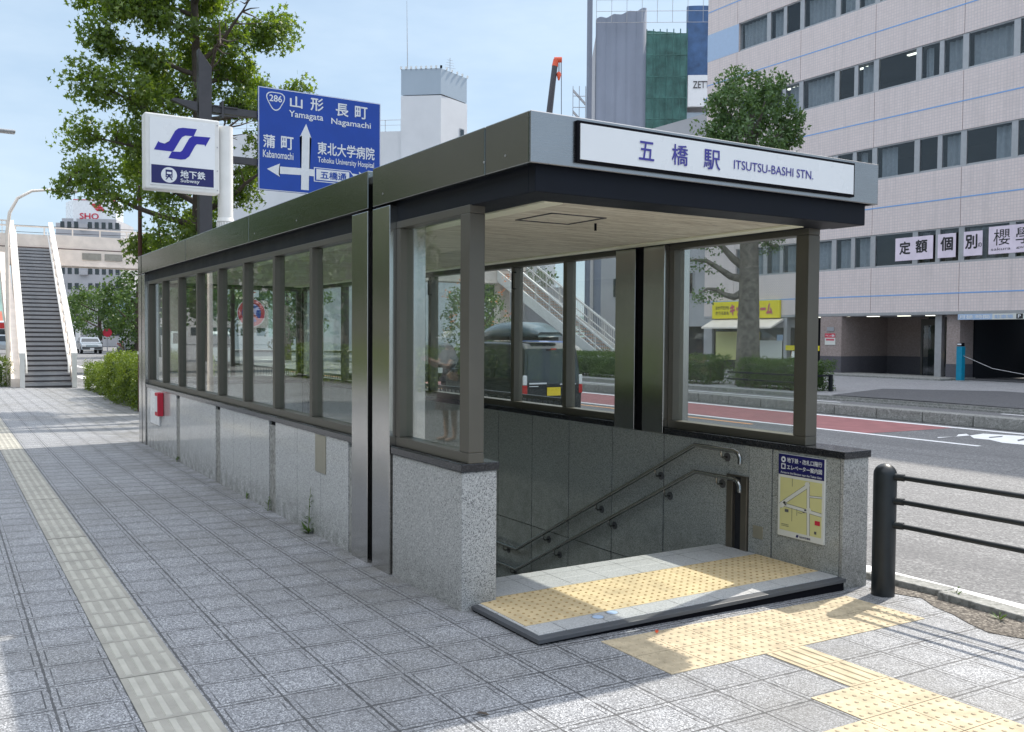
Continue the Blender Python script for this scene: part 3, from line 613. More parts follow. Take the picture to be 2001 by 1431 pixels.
# red notice at the far left corner of the entrance
T = thing('red_fire_notice', 'small red projecting notice box with white lettering beyond the last granite panel', 'notice', (2.70, 14.15, .6))
mb('red_ink').box(2.655, 2.735, 14.02, 14.24, .44, .775, .005).build('box', T)
mb('sign_white').box(2.65, 2.653, 14.05, 14.21, .50, .73).build('notice_face', T)
mb('white_panel').box(2.722, 2.7385, 14.26, 14.95, .28, .76).build('notice_plate', T)

# ------------------------------------------------------------ subway pole sign on the roof
T = thing('subway_pole_sign', 'white illuminated box sign with a blue winding emblem on a round white post', 'subway sign', (3.08, 11.9, 2.83))
mb('painted_white').cyl((3.08, 11.9, 2.83), (3.08, 11.9, 4.235), .092, seg=24).build('post', T)
q = mb('painted_white').cyl((3.08, 11.9, 2.83), (3.08, 11.9, 3.05), .100, .100, 24)
for k in range(20):
    a = 2*math.pi*k/20; q.cyl((3.08+.102*math.cos(a), 11.9+.102*math.sin(a), 2.83), (3.08+.102*math.cos(a), 11.9+.102*math.sin(a), 3.04), .009, seg=6)
q.cyl((3.08, 11.9, 3.05), (3.08, 11.9, 3.10), .112, .094, 24); q.build('collar', T)
bx = mb('painted_white').box(2.105, 2.985, 11.80, 12.0, 3.375, 4.285, .02).build('sign_box', T)
pf = mb('white_panel').box(2.160, 2.925, 11.792, 11.80, 3.43, 4.235).build('sign_face', bx)
lgA = [(2.258, 3.951), (2.273, 3.937), (2.332, 3.928), (2.365, 3.94), (2.384, 3.965), (2.452, 4.096), (2.489, 4.129), (2.542, 4.143), (2.709, 4.146), (2.67, 4.055), (2.572, 4.052), (2.534, 4.029), (2.511, 3.995), (2.435, 3.855), (2.413, 3.842), (2.207, 3.845)]
lgB = [(2.87, 4.063), (2.808, 3.943), (2.8, 3.965), (2.708, 3.963), (2.685, 3.937), (2.616, 3.804), (2.57, 3.765), (2.517, 3.755), (2.372, 3.76), (2.413, 3.842), (2.51, 3.848), (2.533, 3.866), (2.617, 4.023), (2.655, 4.054), (2.693, 4.058)]
def flat(poly, y, m_, bb=None):
    bb = bb or mb(); bb.mat(m_); bm = bmesh.new(); vs = [bm.verts.new((x, y, z)) for x, z in poly]; f = bm.faces.new(vs); r_ = bmesh.ops.triangulate(bm, faces=[f]); bm.verts.index_update()
    tri = [[v.index for v in ff.verts] for ff in bm.faces]; bm.free(); n_ = len(poly)
    bb.add([(x, y, z) for x, z in poly]+[(x, y+.002, z) for x, z in poly], tri+[(i, (i+1) % n_, n_+(i+1) % n_, n_+i) for i in range(n_)]); return bb
q = flat(lgA, 11.789, 'logo_blue'); flat(lgB, 11.789, 'logo_blue', q); q.build('emblem', bx)
bd = mb('navy').box(2.176, 2.908, 11.788, 11.7915, 3.45, 3.668).build('band', bx)
q = mb('sign_white').disc((2.378, 11.787, 3.556), .092, (0, 1, 0), .002, 32)
q.mat('navy'); q.box(2.338, 2.418, 11.783, 11.7855, 3.528, 3.618, .004); q.prism([(2.335, 11.784, 3.497), (2.35, 11.784, 3.497), (2.37, 11.784, 3.528), (2.355, 11.784, 3.528)], (0, .001, 0)); q.prism([(2.421, 11.784, 3.497), (2.406, 11.784, 3.497), (2.386, 11.784, 3.528), (2.401, 11.784, 3.528)], (0, .001, 0))
q.mat('sign_white').box(2.352, 2.404, 11.7815, 11.7828, 3.566, 3.592); q.box(2.349, 2.360, 11.7815, 11.7828, 3.538, 3.549); q.box(2.396, 2.407, 11.7815, 11.7828, 3.538, 3.549); q.build('train_pictogram', bd)
text('地下鉄', bd, (2.512, 11.7875, 3.535), XR, ZU, .292, .092, 'sign_white', .02)
text('Subway', bd, (2.512, 11.7875, 3.470), XR, ZU, .224, .055, 'sign_white', .01)
for z in (3.42, 3.66, 3.95, 4.22): mb('alu').cyl((2.955, 11.79, z), (2.955, 11.80, z), .008, seg=8).build('bolt', bx)

# ------------------------------------------------------------ blue direction sign on its dark post
T = thing('direction_sign', 'large blue road direction sign with white arrows on a dark brown mast', 'road sign', (4.69, 19.75, RZ))
mb('post_brown').prism([(4.56, 19.66, RZ), (4.82, 19.66, RZ), (4.82, 19.66, 7.12), (4.56, 19.66, 7.46)], (0, .2, 0)).build('mast', T, .006)
for z in (6.28, 5.28):
    q = mb('post_brown').prism([(4.84, 19.70, z-.07), (8.3, 19.70, z-.07), (8.3, 19.70, z+.07), (4.84, 19.70, z+.07)], (0, .12, 0))
    if z > 6: q.prism([(4.03, 19.70, z+.08), (4.54, 19.70, z-.10), (4.54, 19.70, z+.10), (4.08, 19.70, z+.12)], (0, .12, 0)); q.box(5.02, 5.06, 19.66, 19.86, z-.17, z+.17); q.box(4.8, 5.35, 19.665, 19.69, z+.05, z+.075); q.box(4.8, 5.35, 19.665, 19.69, z-.13, z-.105)
    q.build('arm', T)
bo = mb('sign_blue').box(5.767, 8.567, 19.64, 19.675, 4.69, 6.872, .012).build('board', T)
q = mb('alu').box(5.772, 8.562, 19.676, 19.69, 4.70, 6.86); [q.box(x, x+.05, 19.69, 19.72, 4.72, 6.84) for x in (6.2, 7.1, 8.0)]; q.build('board_back', bo)
yy = 19.638
q = flat([(5.775, 4.698), (8.559, 4.698), (8.559, 6.864), (5.775, 6.864)], yy, 'sign_white'); q.mat('sign_blue'); flat([(5.79, 4.713), (8.544, 4.713), (8.544, 6.849), (5.79, 6.849)], yy-.002, 'sign_blue', q); q.build('border', bo)
q = mb('sign_white'); yy = 19.633
flat([(6.700, 4.77), (6.874, 4.77), (6.896, 5.93), (6.935, 5.90), (6.816, 6.20), (6.673, 5.90), (6.724, 5.94)], yy, 'sign_white', q); q.build('arrow', bo); q = mb('sign_white')
flat([(5.955, 5.145), (6.235, 5.285), (6.221, 5.222), (6.72, 5.232), (6.72, 5.085), (6.206, 5.067), (6.234, 5.002)], yy-.0005, 'sign_white', q)
flat([(6.87, 5.232), (6.99, 5.232), (6.99, 5.085), (6.87, 5.085)], yy-.0005, 'sign_white', q)
q.build('arrow', bo); q = mb('sign_white'); flat([(7.85, 5.232), (8.05, 5.222), (8.04, 5.285), (8.33, 5.145), (8.04, 5.0), (8.05, 5.072), (7.85, 5.085)], yy-.0005, 'sign_white', q); q.build('arrow', bo)
q = flat([(6.99, 4.975), (7.83, 4.975), (7.965, 5.135), (7.83, 5.285), (6.99, 5.285)], yy-.001, 'sign_white'); flat([(7.01, 4.992), (7.822, 4.992), (7.943, 5.135), (7.822, 5.268), (7.01, 5.268)], yy-.0025, 'sign_blue', q); flat([(7.045, 5.018), (7.808, 5.018), (7.808, 5.25), (7.045, 5.25)], yy-.004, 'sign_white', q)
nb = q.build('street_name', bo); text('五橋通', nb, (7.14, yy-.0045, 5.05), XR, ZU, .60, .165, 'sign_blue', .02)
def shield(s, cx=6.145, cz=6.63):
    p = []
    for k in range(24):
        a = math.pi/2+2*math.pi*k/24; r_ = 1/(1-.15*math.cos(3*(a+math.pi/2))); p.append((cx+math.cos(a)*r_*.176*s, cz-.012+math.sin(a)*r_*.178*s))
    return p
q = flat(shield(1.08), yy, 'sign_white'); flat(shield(.96), yy-.0015, 'sign_blue', q); sh = q.build('route_shield', bo)
text('286', sh, (6.01, yy-.002, 6.585), XR, ZU, .27, .135, 'sign_white', .018)
for s_, x0, z0, x1, z1 in (('山', 6.461, 6.515, 6.73, 6.755), ('形', 6.92, 6.51, 7.205, 6.785), ('長', 7.495, 6.47, 7.785, 6.74), ('町', 7.945, 6.47, 8.235, 6.735), ('蒲', 5.877, 5.60, 6.124, 5.868), ('町', 6.263, 5.60, 6.53, 5.87), ('東北大学病院', 7.076, 5.578, 8.41, 5.85)): text(s_, bo, (x0, yy, z0), XR, ZU, x1-x0, z1-z0, 'sign_white', .018)
for s_, x0, z0, x1, z1 in (('Yamagata', 6.44, 6.27, 7.20, 6.445), ('Nagamachi', 7.39, 6.235, 8.32, 6.40), ('Kabanomachi', 5.87, 5.39, 6.53, 5.54), ('Tohoku University Hospital', 7.08, 5.365, 8.40, 5.52)): text(s_, bo, (x0, yy, z0), XR, ZU, x1-x0, z1-z0, 'sign_white', .014)

# ------------------------------------------------------------ bollard with rails
T = thing('black_bollard', 'stout round black bollard with three rails, right of the granite pillar', 'bollard', (5.52, 4.05, -.13))
q = mb('fence_black'); prof = [(.077, -.14), (.077, .71)]+[(.077*math.cos(a), .71+.075*math.sin(a)) for a in (.3, .6, .9, 1.2, 1.45)]
q.tube([(5.52, 4.05, z) for r_, z in prof], [r_ for r_, z in prof], 28); q.build('post', T)
mb('alu').box(5.51, 5.535, 3.9705, 3.974, .694, .70).build('reflector', T)
for z in (.70, .535, .37):
    q = mb('fence_black').tube([(5.54, 3.98, z), (5.60, 1.2, z-.01), (5.62, -1.5, z-.01)], .0175, 10); q.cyl((5.53, 3.985, z), (5.546, 3.92, z), .025, seg=12); q.build('rail', T)
T2 = thing('black_bollard', 'second round black bollard at the near end of the three rails', 'bollard', (5.62, -1.6, -.12))
q = mb('fence_black'); q.tube([(5.62, -1.6, z) for r_, z in prof], [r_ for r_, z in prof], 20); q.build('post', T2)

# ------------------------------------------------------------ the pink tiled office building across the road
BX, BY1, BY0, BTOP = 36.0, 38.15, -14.0, 27.2
B = thing('office_building', 'pinkish grey tiled office building with ribbon windows and thin blue lines', 'office building', (BX+6, 12, -.12))
sill = [4.78+3.95*i for i in range(8)]; top = [6.28+3.95*i for i in range(8)]
q = mb('facade_tile'); jy = [27.37+4.28*k for k in range(2, -10, -1)]
ed = [BY1]+[y for y in jy if y < BY1]+[BY0]
lv = [(2.74, sill[0])]+[(top[i], sill[i+1]) for i in range(5)]+[(top[5], BTOP)]
for z0, z1 in lv:
    for i in range(len(ed)-1): q.box(BX, BX+.30, ed[i+1]+.012, ed[i]-.012, z0, z1)
q.build('facade', B)
q = mb('facade_tile'); [q.box(BX+.002, BX+.29, 35.82, BY1-.012, sill[i], top[i]) for i in range(6)]; q.box(BX+.3, BX+16, BY1-.4, BY1, 2.74, BTOP); q.build('corner_wall', B)
q = mb('light_blue_paint'); [q.box(BX-.006, BX+.0, 35.82, BY1-.002, sill[i]+.02, top[i]-.02) for i in (3,)]; q.build('painted_panel', B)
q = mb('interior'); q.box(BX+.31, BX+16, BY0, BY1-.41, BTOP-.4, BTOP-.01); q.box(BX+5, BX+5.2, BY0, BY1-.5, 2.8, BTOP-.5)
for z in [2.75]+[t_+.35 for t_ in top[:5]]: q.box(BX+.31, BX+5, BY0, BY1-.42, z, z+.3)
q.build('interior_floor', B)
q = mb('blue_line')
for z in [3.52+3.95*i for i in range(6)]: q.box(BX-.008, BX, BY0, BY1-.001, z-.026, z+.026)
q.build('blue_line', B)
rs = random.Random(4)
for f in range(6):
    y = 35.78; pat = 0
    while y > (14.5 if f > 0 else 12):
        w = 1.88 if pat % 3 == 0 else .84; g = .25
        if y-w < BY0: break
        mid = (sill[f]+top[f])/2
        if True:
            fr = mb('alu'); ya, yb = y-w, y
            fr.box(BX+.04, BX+.16, ya-.26 if pat % 3 != 1 else ya-.21, ya, sill[f]+.001, top[f]-.001); fr.box(BX+.05, BX+.15, ya, yb, sill[f]+.001, sill[f]+.09); fr.box(BX+.05, BX+.15, ya, yb, top[f]-.06, top[f]-.001)
            fo = fr.build('window', B)
            mb('window_glass').box(BX+.095, BX+.103, ya-.005, yb+.005, sill[f]+.085, top[f]-.055).build('pane', fo)
            k = rs.random()
            if k < .86:
                cb = mb('curtain'); lo, hi = sill[f]+.1, top[f]-.1; full = k < .58
                a_, b__ = (ya, yb) if full else ((ya, ya+w*.4) if k < .72 else (yb-w*.45, yb)); n_ = int((b__-a_)/.045)
                vs = []
                for i in range(n_+1): yy_ = a_+(b__-a_)*i/n_; vs += [(BX+.36+.06*math.sin(i*1.1)+.03*math.sin(i*.37), yy_, lo), (BX+.35+.06*math.sin(i*1.1), yy_, hi)]
                cb.add(vs, [(2*i, 2*i+1, 2*i+3, 2*i+2) for i in range(n_)], True); cb.build('curtain', fo)
            elif f in (2, 3) and k > .86:
                mb('fluoro').box(BX+1.2, BX+1.35, (ya+yb)/2-.35, (ya+yb)/2+.35, top[f]+.15, top[f]+.2).build('ceiling_lamp', fo)
        y -= w+(.26 if pat % 3 != 1 else .21); pat += 1
# ground floor
q = mb('wall_grey').box(BX+.0, BX+5.5, BY0, BY1, 2.62, 2.735); q.mat('alu').box(BX-.02, BX-.001, BY0, 31.9, 2.64, 2.76); q.build('soffit', B)
for i, y in enumerate((30.6, 29.2, 27.6, 26.0, 24.6)): mb('fluoro').box(BX+.45, BX+.58, y-.3, y+.3, 2.60, 2.619).build('soffit_lamp', B)
q = mb('shop_tile').box(BX-.05, BX+1.2, 28.89, 30.11, .75, 2.615); q.mat('plinth_stone').box(BX-.055, BX+1.2, 28.885, 30.115, -.13, .747); q.build('pillar', B)
q = mb('shop_tile').box(BX+.25, BX+1.2, 23.15, 23.75, .55, 2.615); q.mat('plinth_stone').box(BX+.24, BX+1.2, 23.14, 23.76, -.13, .547); q.build('pillar', B)
q = mb('shop_tile').box(BX+3.4, BX+3.6, 26.15, 31, .75, 2.615).box(BX+1.21, BX+3.4, 28.95, 29.1, .75, 2.6); q.mat('plinth_stone').box(BX+3.39, BX+3.59, 26.15, 31, -.13, .747).box(BX+1.21, BX+3.39, 28.94, 29.09, -.13, .747); q.build('recess_wall', B)
q = mb('void').box(BX+2.6, BX+2.8, 24.4, 26.2, -.1, 2.6).box(BX+1.25, BX+3.4, 23.76, 23.9, -.1, 2.6); q.box(BX+6, BX+6.2, BY0, 23.1, -.1, 2.6); q.box(BX+1.4, BX+6, 23.2, 23.4, -.1, 2.6); q.box(BX+1.6, BX+1.7, 30.2, 32.3, -.1, 2.6); q.build('dark_recess', B)  # near-black boxes paint in the deep shade of the recess
q = mb('interior').box(BX+.3, BX+6, BY0, 23.1, -.1, -.06); q.build('garage_floor', B)
d = mb('alu').box(BX+.3, BX+.55, 24.02, 24.33, -.13, 2.62).build('door_post', B)
d = mb('bronze_dark').box(BX+1.9, BX+1.96, 24.35, 24.45, -.1, 2.5).box(BX+1.9, BX+1.96, 26.0, 26.1, -.1, 2.5).box(BX+1.9, BX+1.96, 24.45, 26.0, 2.2, 2.5).build('entrance_door', B)
mb('window_glass').box(BX+1.92, BX+1.93, 24.45, 26.0, -.1, 2.2).build('pane', d); mb('alu').cyl((BX+1.86, 25.2, .5), (BX+1.86, 25.2, 1.5), .02, seg=8).build('door_handle', d)
q = mb('shop_yellow').box(BX+.7, BX+.72, 23.78, 24.0, .86, .96); q.build('door_sticker', B)
q = mb('concrete').box(BX-1.3, BX+1.2, 23.0, 30.6, -.14, -.02, .02).build('entrance_step', B)
# shop front
SH = mb('wall_grey').box(BX-.0, BX+.25, 37.5, BY1, -.13, 2.6).box(BX+.02, BX+.3, 32.25, 32.46, -.13, 2.6)
SH.box(BX+.05, BX+.25, 32.46, 37.5, 2.1, 2.6); SH.build('shop_wall', B)
w_ = mb('bronze_dark'); [w_.box(BX+.1, BX+.2, y-.05, y+.05, .25, 2.1) for y in (32.5, 34.2, 35.6, 37.4)]; w_.box(BX+.1, BX+.2, 32.5, 37.4, -.1, .25); wf = w_.build('shop_window', B)
mb('window_glass').box(BX+.14, BX+.15, 32.5, 37.4, .25, 2.1).build('pane', wf)
q = mb('map_white').box(BX+.09, BX+.095, 32.6, 34.15, .45, 1.45); q.mat('shop_yellow').box(BX+.085, BX+.089, 34.1, 34.3, -.05, 1.9); q.box(BX+.085, BX+.089, 35.0, 35.5, .3, 1.4); q.mat('map_yellow').box(BX+.087, BX+.09, 35.7, 37.3, .4, 1.9); q.mat('light_blue_paint').box(BX+.08, BX+.084, 34.3, 34.7, 1.5, 1.75); q.box(BX+.08, BX+.084, 32.55, 32.95, 1.45, 1.75); q.build('window_poster', wf)
q = mb('shop_yellow').box(BX+.0, BX+.03, 30.2, 32.3, .98, 1.22).build('counter_band', B); text('キッチンホーム', q, (BX-.001, 31.2, 1.03), LR, ZU, .85, .12, 'red_ink', .02)
q = mb('cream_paint').prism([(BX-.02, 32.45, 2.56), (BX-.9, 32.45, 2.14), (BX-.9, 32.45, 2.06), (BX-.02, 32.45, 2.45)], (0, 4.95, 0)).build('awning', B)
T = thing('shop_sign', 'bright yellow shop sign board with pink outlined lettering above the awning', 'shop sign', (BX-.1, 35, 3))
q = mb('shop_yellow').box(BX-.14, BX-.012, 32.62, 37.38, 2.60, 3.50, .01).build('board', T)
text('おかずだけも', q, (BX-.142, 37.1, 3.08), LR, ZU, 1.0, .20, 'black_ink', .03); text('かうるおも', q, (BX-.142, 37.1, 2.80), LR, ZU, 1.0, .19, 'black_ink', .03)
text('キッチンホーム', q, (BX-.142, 36.02, 2.77), LR, ZU, 2.95, .56, 'brown_wall', .075, .004); text('キッチンホーム', q, (BX-.150, 36.0, 2.79), LR, ZU, 2.9, .52, 'pink_ink', .035, .004)
# window banners (each a thing hanging behind the panes)
def banner(name, lab, y1_, y0_, z0, z1, txt, m_='banner'):
    t_ = thing(name, lab, 'banner', (BX+.03, (y0_+y1_)/2, z0), 'banners in the second floor windows'); bb = mb(m_).box(BX+.02, BX+.03, y0_, y1_, z0, z1).build('cloth', t_)
    for s_, ya, zb, w, h, bo_ in txt: text(s_, bb, (BX+.018, ya, zb), LR, ZU, w, h, 'black_ink', bo_)
banner('window_banner', 'pale pink window banner reading 定額, leftmost of the banners', 26.15, 24.32, 5.02, 6.02, [('定', 25.93, 5.30, .52, .54, .03), ('額', 25.14, 5.32, .54, .54, .03)])
banner('window_banner', 'narrow pale pink window banner reading 個', 24.10, 23.28, 5.02, 6.02, [('個', 23.96, 5.32, .54, .56, .03)])
banner('window_banner', 'narrow pale pink window banner reading 別の', 22.93, 22.12, 5.02, 6.02, [('別', 22.85, 5.32, .50, .56, .03), ('の', 22.30, 5.36, .16, .17, .02)])
banner('window_banner', 'wide pale pink banner with brush style 櫻學 at the right edge', 21.86, 18.9, 5.02, 6.12, [('櫻', 21.66, 5.36, .68, .64, .0), ('學', 20.75, 5.36, .66, .64, .0), ('sakura', 21.75, 5.16, .80, .11, .0), ('gakuin', 20.72, 5.16, .80, .11, .0)])
T = thing('parking_banner', 'long blue and white car park banner over the dark garage opening', 'banner', (BX-.02, 20, 2.4))
q = mb('map_white').box(BX-.03, BX-.022, 15.5, 23.08, 2.40, 2.635); q.mat('light_blue_paint').box(BX-.032, BX-.0305, 21.6, 23.08, 2.402, 2.633); q = q.build('cloth', T)
text('月極 時間', q, (BX-.034, 23.02, 2.44), LR, ZU, 1.3, .15, 'sign_white', .02); text('駐車場', q, (BX-.034, 21.5, 2.44), LR, ZU, .75, .15, 'light_blue_paint', .02)
mb('black_ink').box(BX-.036, BX-.0305, 20.36, 20.62, 2.42, 2.62).build('symbol', q); text('P', q, (BX-.037, 20.55, 2.46), LR, ZU, .11, .13, 'sign_white', .02); text('高さ制限', q, (BX-.034, 20.2, 2.44), LR, ZU, 1.2, .15, 'grey_paint', .01); text('2.1ｍ', q, (BX-.034, 18.9, 2.44), LR, ZU, .6, .15, 'red_ink', .01)
T = thing('tenant_notice', 'red and white notice plate on the brown tiled pillar', 'notice', (BX-.06, 29.5, 1.6))
q = mb('map_white').box(BX-.075, BX-.056, 29.22, 29.82, 1.28, 1.82); q.mat('red_ink').box(BX-.078, BX-.0755, 29.222, 29.818, 1.62, 1.818); q = q.build('plate', T); text('テナント募集', q, (BX-.079, 29.78, 1.66), LR, ZU, .52, .11, 'sign_white', .02)
mb('pink_ink').box(BX-.077, BX-.0755, 29.28, 29.76, 1.48, 1.57).build('print', q)
solo(mb('grey_paint').box(BX-.075, BX-.056, 29.31, 29.71, 1.93, 2.12, .004), 'name_plate', 'small dark plate above the red notice on the pillar', 'plate', (BX-.06, 29.5, 2.0))
T = thing('chain_post', 'teal square chain post in front of the garage opening', 'post', (35.4, 22.55, -.12))
mb('teal_paint').box(35.28, 35.52, 22.43, 22.67, -.12, 1.3, .01).build('post', T); mb('gap_black').box(35.30, 35.50, 22.45, 22.65, 1.31, 1.45, .01).build('cap', T); mb('sign_white').box(35.27, 35.28, 22.46, 22.62, 1.36, 1.42).build('sticker', T); mb('concrete').box(35.15, 35.65, 22.3, 22.8, -.12, -.08, .01).build('base', T)
mb('alu').tube([(35.4, 22.5, .95), (35.4, 21.2, .45), (35.4, 19.5, .2), (35.4, 17.5, .5), (35.4, 16, .95)], .014, 6).build('chain', T)
T = thing('menu_board', 'white A shaped menu board leaning beside the brown pillar', 'menu board', (35.2, 30.9, -.12))
q = mb('brown_wall'); 
for s_ in (-1, 1):
    for y in (30.62, 31.15): q.tube([(35.2+s_*.28, y, -.12), (35.2+s_*.02, y, 1.0)], .02, 6)
q.build('frame', T); mb('map_white').prism([(34.95, 30.64, .15), (34.95, 31.13, .15), (35.165, 31.13, .95), (35.165, 30.64, .95)], (.015, 0, 0)).build('board', T)
T = thing('nobori_flag', 'thin white, blue and yellow advertising flag standing by the shop corner', 'flag', (33.9, 38.3, -.12))
mb('alu').cyl((33.9, 38.3, -.12), (33.9, 38.3, 2.3), .015, seg=6).build('pole', T)
q = mb(); n_ = 14; zz = np.linspace(.3, 2.1, n_+1)
for i in range(n_):
    q.mat('map_white' if i > 9 else 'light_blue_paint' if i > 7 else 'shop_yellow'); o1, o2 = .10*math.sin(i*.9), .10*math.sin((i+1)*.9)
    q.add([(33.91+o1*.4, 38.28, zz[i]), (33.91+o1, 37.85+o1, zz[i]), (33.91+o2, 37.85+o2, zz[i+1]), (33.91+o2*.4, 38.28, zz[i+1])], [(0, 1, 2, 3)], True)
q.build('cloth', T)

# grey tower block beside it
T = thing('grey_building', 'plain grey building with a dark ground floor, left of the pink tiled one', 'building', (42, 43, -.1))
mb('wall_grey').box(36.3, 50, 38.4, 48, 2.2, 14).box(36.3, 50, 43.5, 48, -.1, 2.2).build('wall', T); mb('void').box(36.8, 49, 38.5, 43.5, -.1, 2.2).build('dark_opening', T)
for z in (4, 7, 10):
    for y in (40, 43, 46): w_ = mb('alu').box(36.25, 36.31, y-.7, y+.7, z, z+1.3).build('window', T); mb('car_glass').box(36.24, 36.25, y-.62, y+.62, z+.08, z+1.22).build('pane', w_)

# ------------------------------------------------------------ building under scaffolding
T = thing('scaffolded_building', 'building under construction wrapped in grey sheets with green and blue netting', 'construction site', (53, 62, -.2))
def at(px, py, D):
    q_ = rt*((px-1000.5)/1811.3*D)+up*(-(py-715.5)/1811.3*D)+fw*D; return Vector((q_.x, q_.y, q_.z+1.651))
A0, A1, A2, A3 = [Vector(v) for v in ((45.4, 61.0, 0), (48.9, 58.9, 0), (51.5, 57.0, 0), (54.5, 54.9, 0))]
back = Vector((6, 9, 0))
def wallp(a, c_, z0, z1, m_, name, amp=0, n=1, topf=None, par=T, off=0):
    bb = mb(m_); a, c_ = Vector(a), Vector(c_); d = (c_-a); nrm = Vector((-d.y, d.x, 0)).normalized(); vs = []
    for i in range(n+1):
        u = i/n; p = a+d*u-nrm*(amp*(abs(math.sin(u*math.pi*n/8))**.6 if amp else 0)+off); vs += [(p.x, p.y, z0), (p.x, p.y, z1+(topf(u) if topf else 0)), (p.x+nrm.x*.3, p.y+nrm.y*.3, z0), (p.x+nrm.x*.3, p.y+nrm.y*.3, z1+(topf(u) if topf else 0))]
    fs = []
    for i in range(n): k = 4*i; fs += [(k, k+4, k+5, k+1), (k+2, k+3, k+7, k+6), (k+1, k+5, k+7, k+3)]
    bb.add(vs, fs, amp > 0); return bb.build(name, par)
wallp(A0, A1, 0, 27.2, 'sheet_grey', 'grey_sheet', .07, 40, lambda u: .9*u+.08*math.sin(u*22))
wallp(A1, A2, 0, 26.3, 'net_green', 'green_net', .10, 32, lambda u: -.3*u)
wallp(A2, A3, 22.6, 28.2, 'net_blue', 'blue_net', .10, 16)
wallp(A2+(A2-A1)*.02, A3, 0, 19.7, 'wall_bluegrey', 'lower_wall', 0, 1)
mb('wall_grey').prism([tuple(A0+Vector((.4, .6, 0))), tuple(A3+Vector((.5, .7, 0))), tuple(A3+back), tuple(A0+back)], (0, 0, 26)).build('building_core', T)
q = mb('alu')
def scaf(bb, a, c_, z0, z1, dz, nx, off=.5, r=.035):
    a, c_ = Vector(a), Vector(c_); d = c_-a; nrm = Vector((-d.y, d.x, 0)).normalized()
    for i in range(nx+1):
        p = a+d*i/nx-nrm*off; bb.cyl((p.x, p.y, z0), (p.x, p.y, z1), r, seg=5)
    z = z0
    while z < z1:
        p, p2 = a-nrm*off, c_-nrm*off; bb.cyl((p.x, p.y, z), (p2.x, p2.y, z), r, seg=5); z += dz
scaf(q, A0, A3, 26.8, 28.6, .9, 9, .3, .022); q.build('scaffold_top', T)
q = mb('net_green'); scaf(q, A1, A2, 14, 26.3, 1.7, 6, .35, .045); q.build('green_scaffold', T)
q = mb('alu'); scaf(q, A0+Vector((-1.6, .9, 0)), A0+Vector((-.7, .4, 0)), 12, 21.8, .9, 2, 0, .03)
for i in range(6): z = 12+1.7*i; a = A0+Vector((-1.6, .9, 0)); c_ = A0+Vector((-.7, .4, 0)); q.prism([(a.x, a.y, z+1.1), (c_.x, c_.y, z), (c_.x, c_.y, z-.2), (a.x, a.y, z+.9)], (.1, .2, 0))
q.build('stair_scaffold', T)
q = mb('sheet_grey').box(A0.x-.62, A0.x-.30, A0.y+.1, A0.y+.4, 0, 32); q.build('hoist_mast', T)
bp_ = wallp(A2+(A2-A1)*.03, A3, 20.1, 22.6, 'white_panel', 'company_banner', 0, 1, lambda u: 0, T, .35)
dd = (A3-A2).normalized(); nn_ = Vector((-dd.y, dd.x, 0)).normalized(); o_ = A2+dd*.5-nn_*.40
text('ZETT', bp_, (o_.x, o_.y, 21.55), tuple(dd), ZU, 1.3, .55, 'post_brown', .01)
o2 = A2+dd*1.35-nn_*.41; mb('blue_line').prism([(o2.x, o2.y, 20.5), (o2.x+dd.x*1.3, o2.y+dd.y*1.3, 20.5), (o2.x+dd.x*1.3, o2.y+dd.y*1.3, 22.0)], (.01, .01, 0)).build('triangle_mark', bp_)

# crane
T = thing('mobile_crane', 'dark telescopic crane boom with an orange tip behind the canopy', 'crane', (50, 75.8, 0))
p0, p1 = at(1062, 320, 90), at(1084, 130, 90)
mb('post_brown').tube([p0-(p1-p0)*1.2, p0, p1], [.40, .36, .28], 8).build('boom', T)
q = mb('orange_paint').tube([p1, at(1087, 117, 90)], .3, 8); q.tube([at(1083, 117, 90), at(1098, 117, 90)], .28, 8); q.build('boom_head', T)
q = mb('post_brown'); [q.cyl(at(x, 122, 90), at(x, y, 90), .035, seg=4) for x, y in ((1091, 142), (1094, 142), (1097, 330))]; q.build('cable', T)
mb('orange_paint').tube([at(1092, 141, 90), at(1092, 146, 90), at(1092, 157, 90)], [.15, .25, .08], 8).build('hook_block', T)

# white tower building
T = thing('white_tower_building', 'white building with a pale blue topped lift tower and a roof railing', 'building', (41, 84, 0))
a, m_, c_ = [Vector(v) for v in ((38.6, 83.6, 0), (41.7, 81.1, 0), (45.6, 82.9, 0))]
bk_ = Vector((1.5, 6, 0))
mb('wall_white').prism([a, m_, c_, a+c_-m_], (0, 0, 24.9)).build('tower_wall', T)
mb('wall_bluegrey').prism([a+Vector((.03, .04, 25.0)), m_+Vector((0, .04, 25.0)), c_+Vector((-.03, .04, 25.0)), a+c_-m_+Vector((0, -.03, 25))], (0, 0, 2.5)).build('tower_top', T)
mb('black_ink').prism([m_+Vector((.1, -.0, 24.9)), c_+Vector((-.2, .0, 24.9)), (a+c_)*.5+Vector((0, 0, 24.9)), (a+m_)*.5+Vector((.2, .2, 24.9))], (0, 0, .1)).build('shadow_gap', T)
def onw(u, z, off=.03): d = (c_-m_); n_ = Vector((d.y, -d.x, 0)).normalized(); p = m_+d*u+n_*off; return Vector((p.x, p.y, z))
w_ = mb('alu').prism([onw(.70, 21.4), onw(.88, 21.4), onw(.88, 22.3), onw(.70, 22.3)], (0, .02, 0)).build('window', T); mb('car_glass').prism([onw(.73, 21.5, .05), onw(.86, 21.5, .05), onw(.86, 22.2, .05), onw(.73, 22.2, .05)], (0, .01, 0)).build('pane', w_)
q = mb('wall_white').prism([(24, 96, 0), (38.8, 84, 0), (44, 92, 0), (30, 104, 0)], (0, 0, 21.6)).build('low_wing', T)
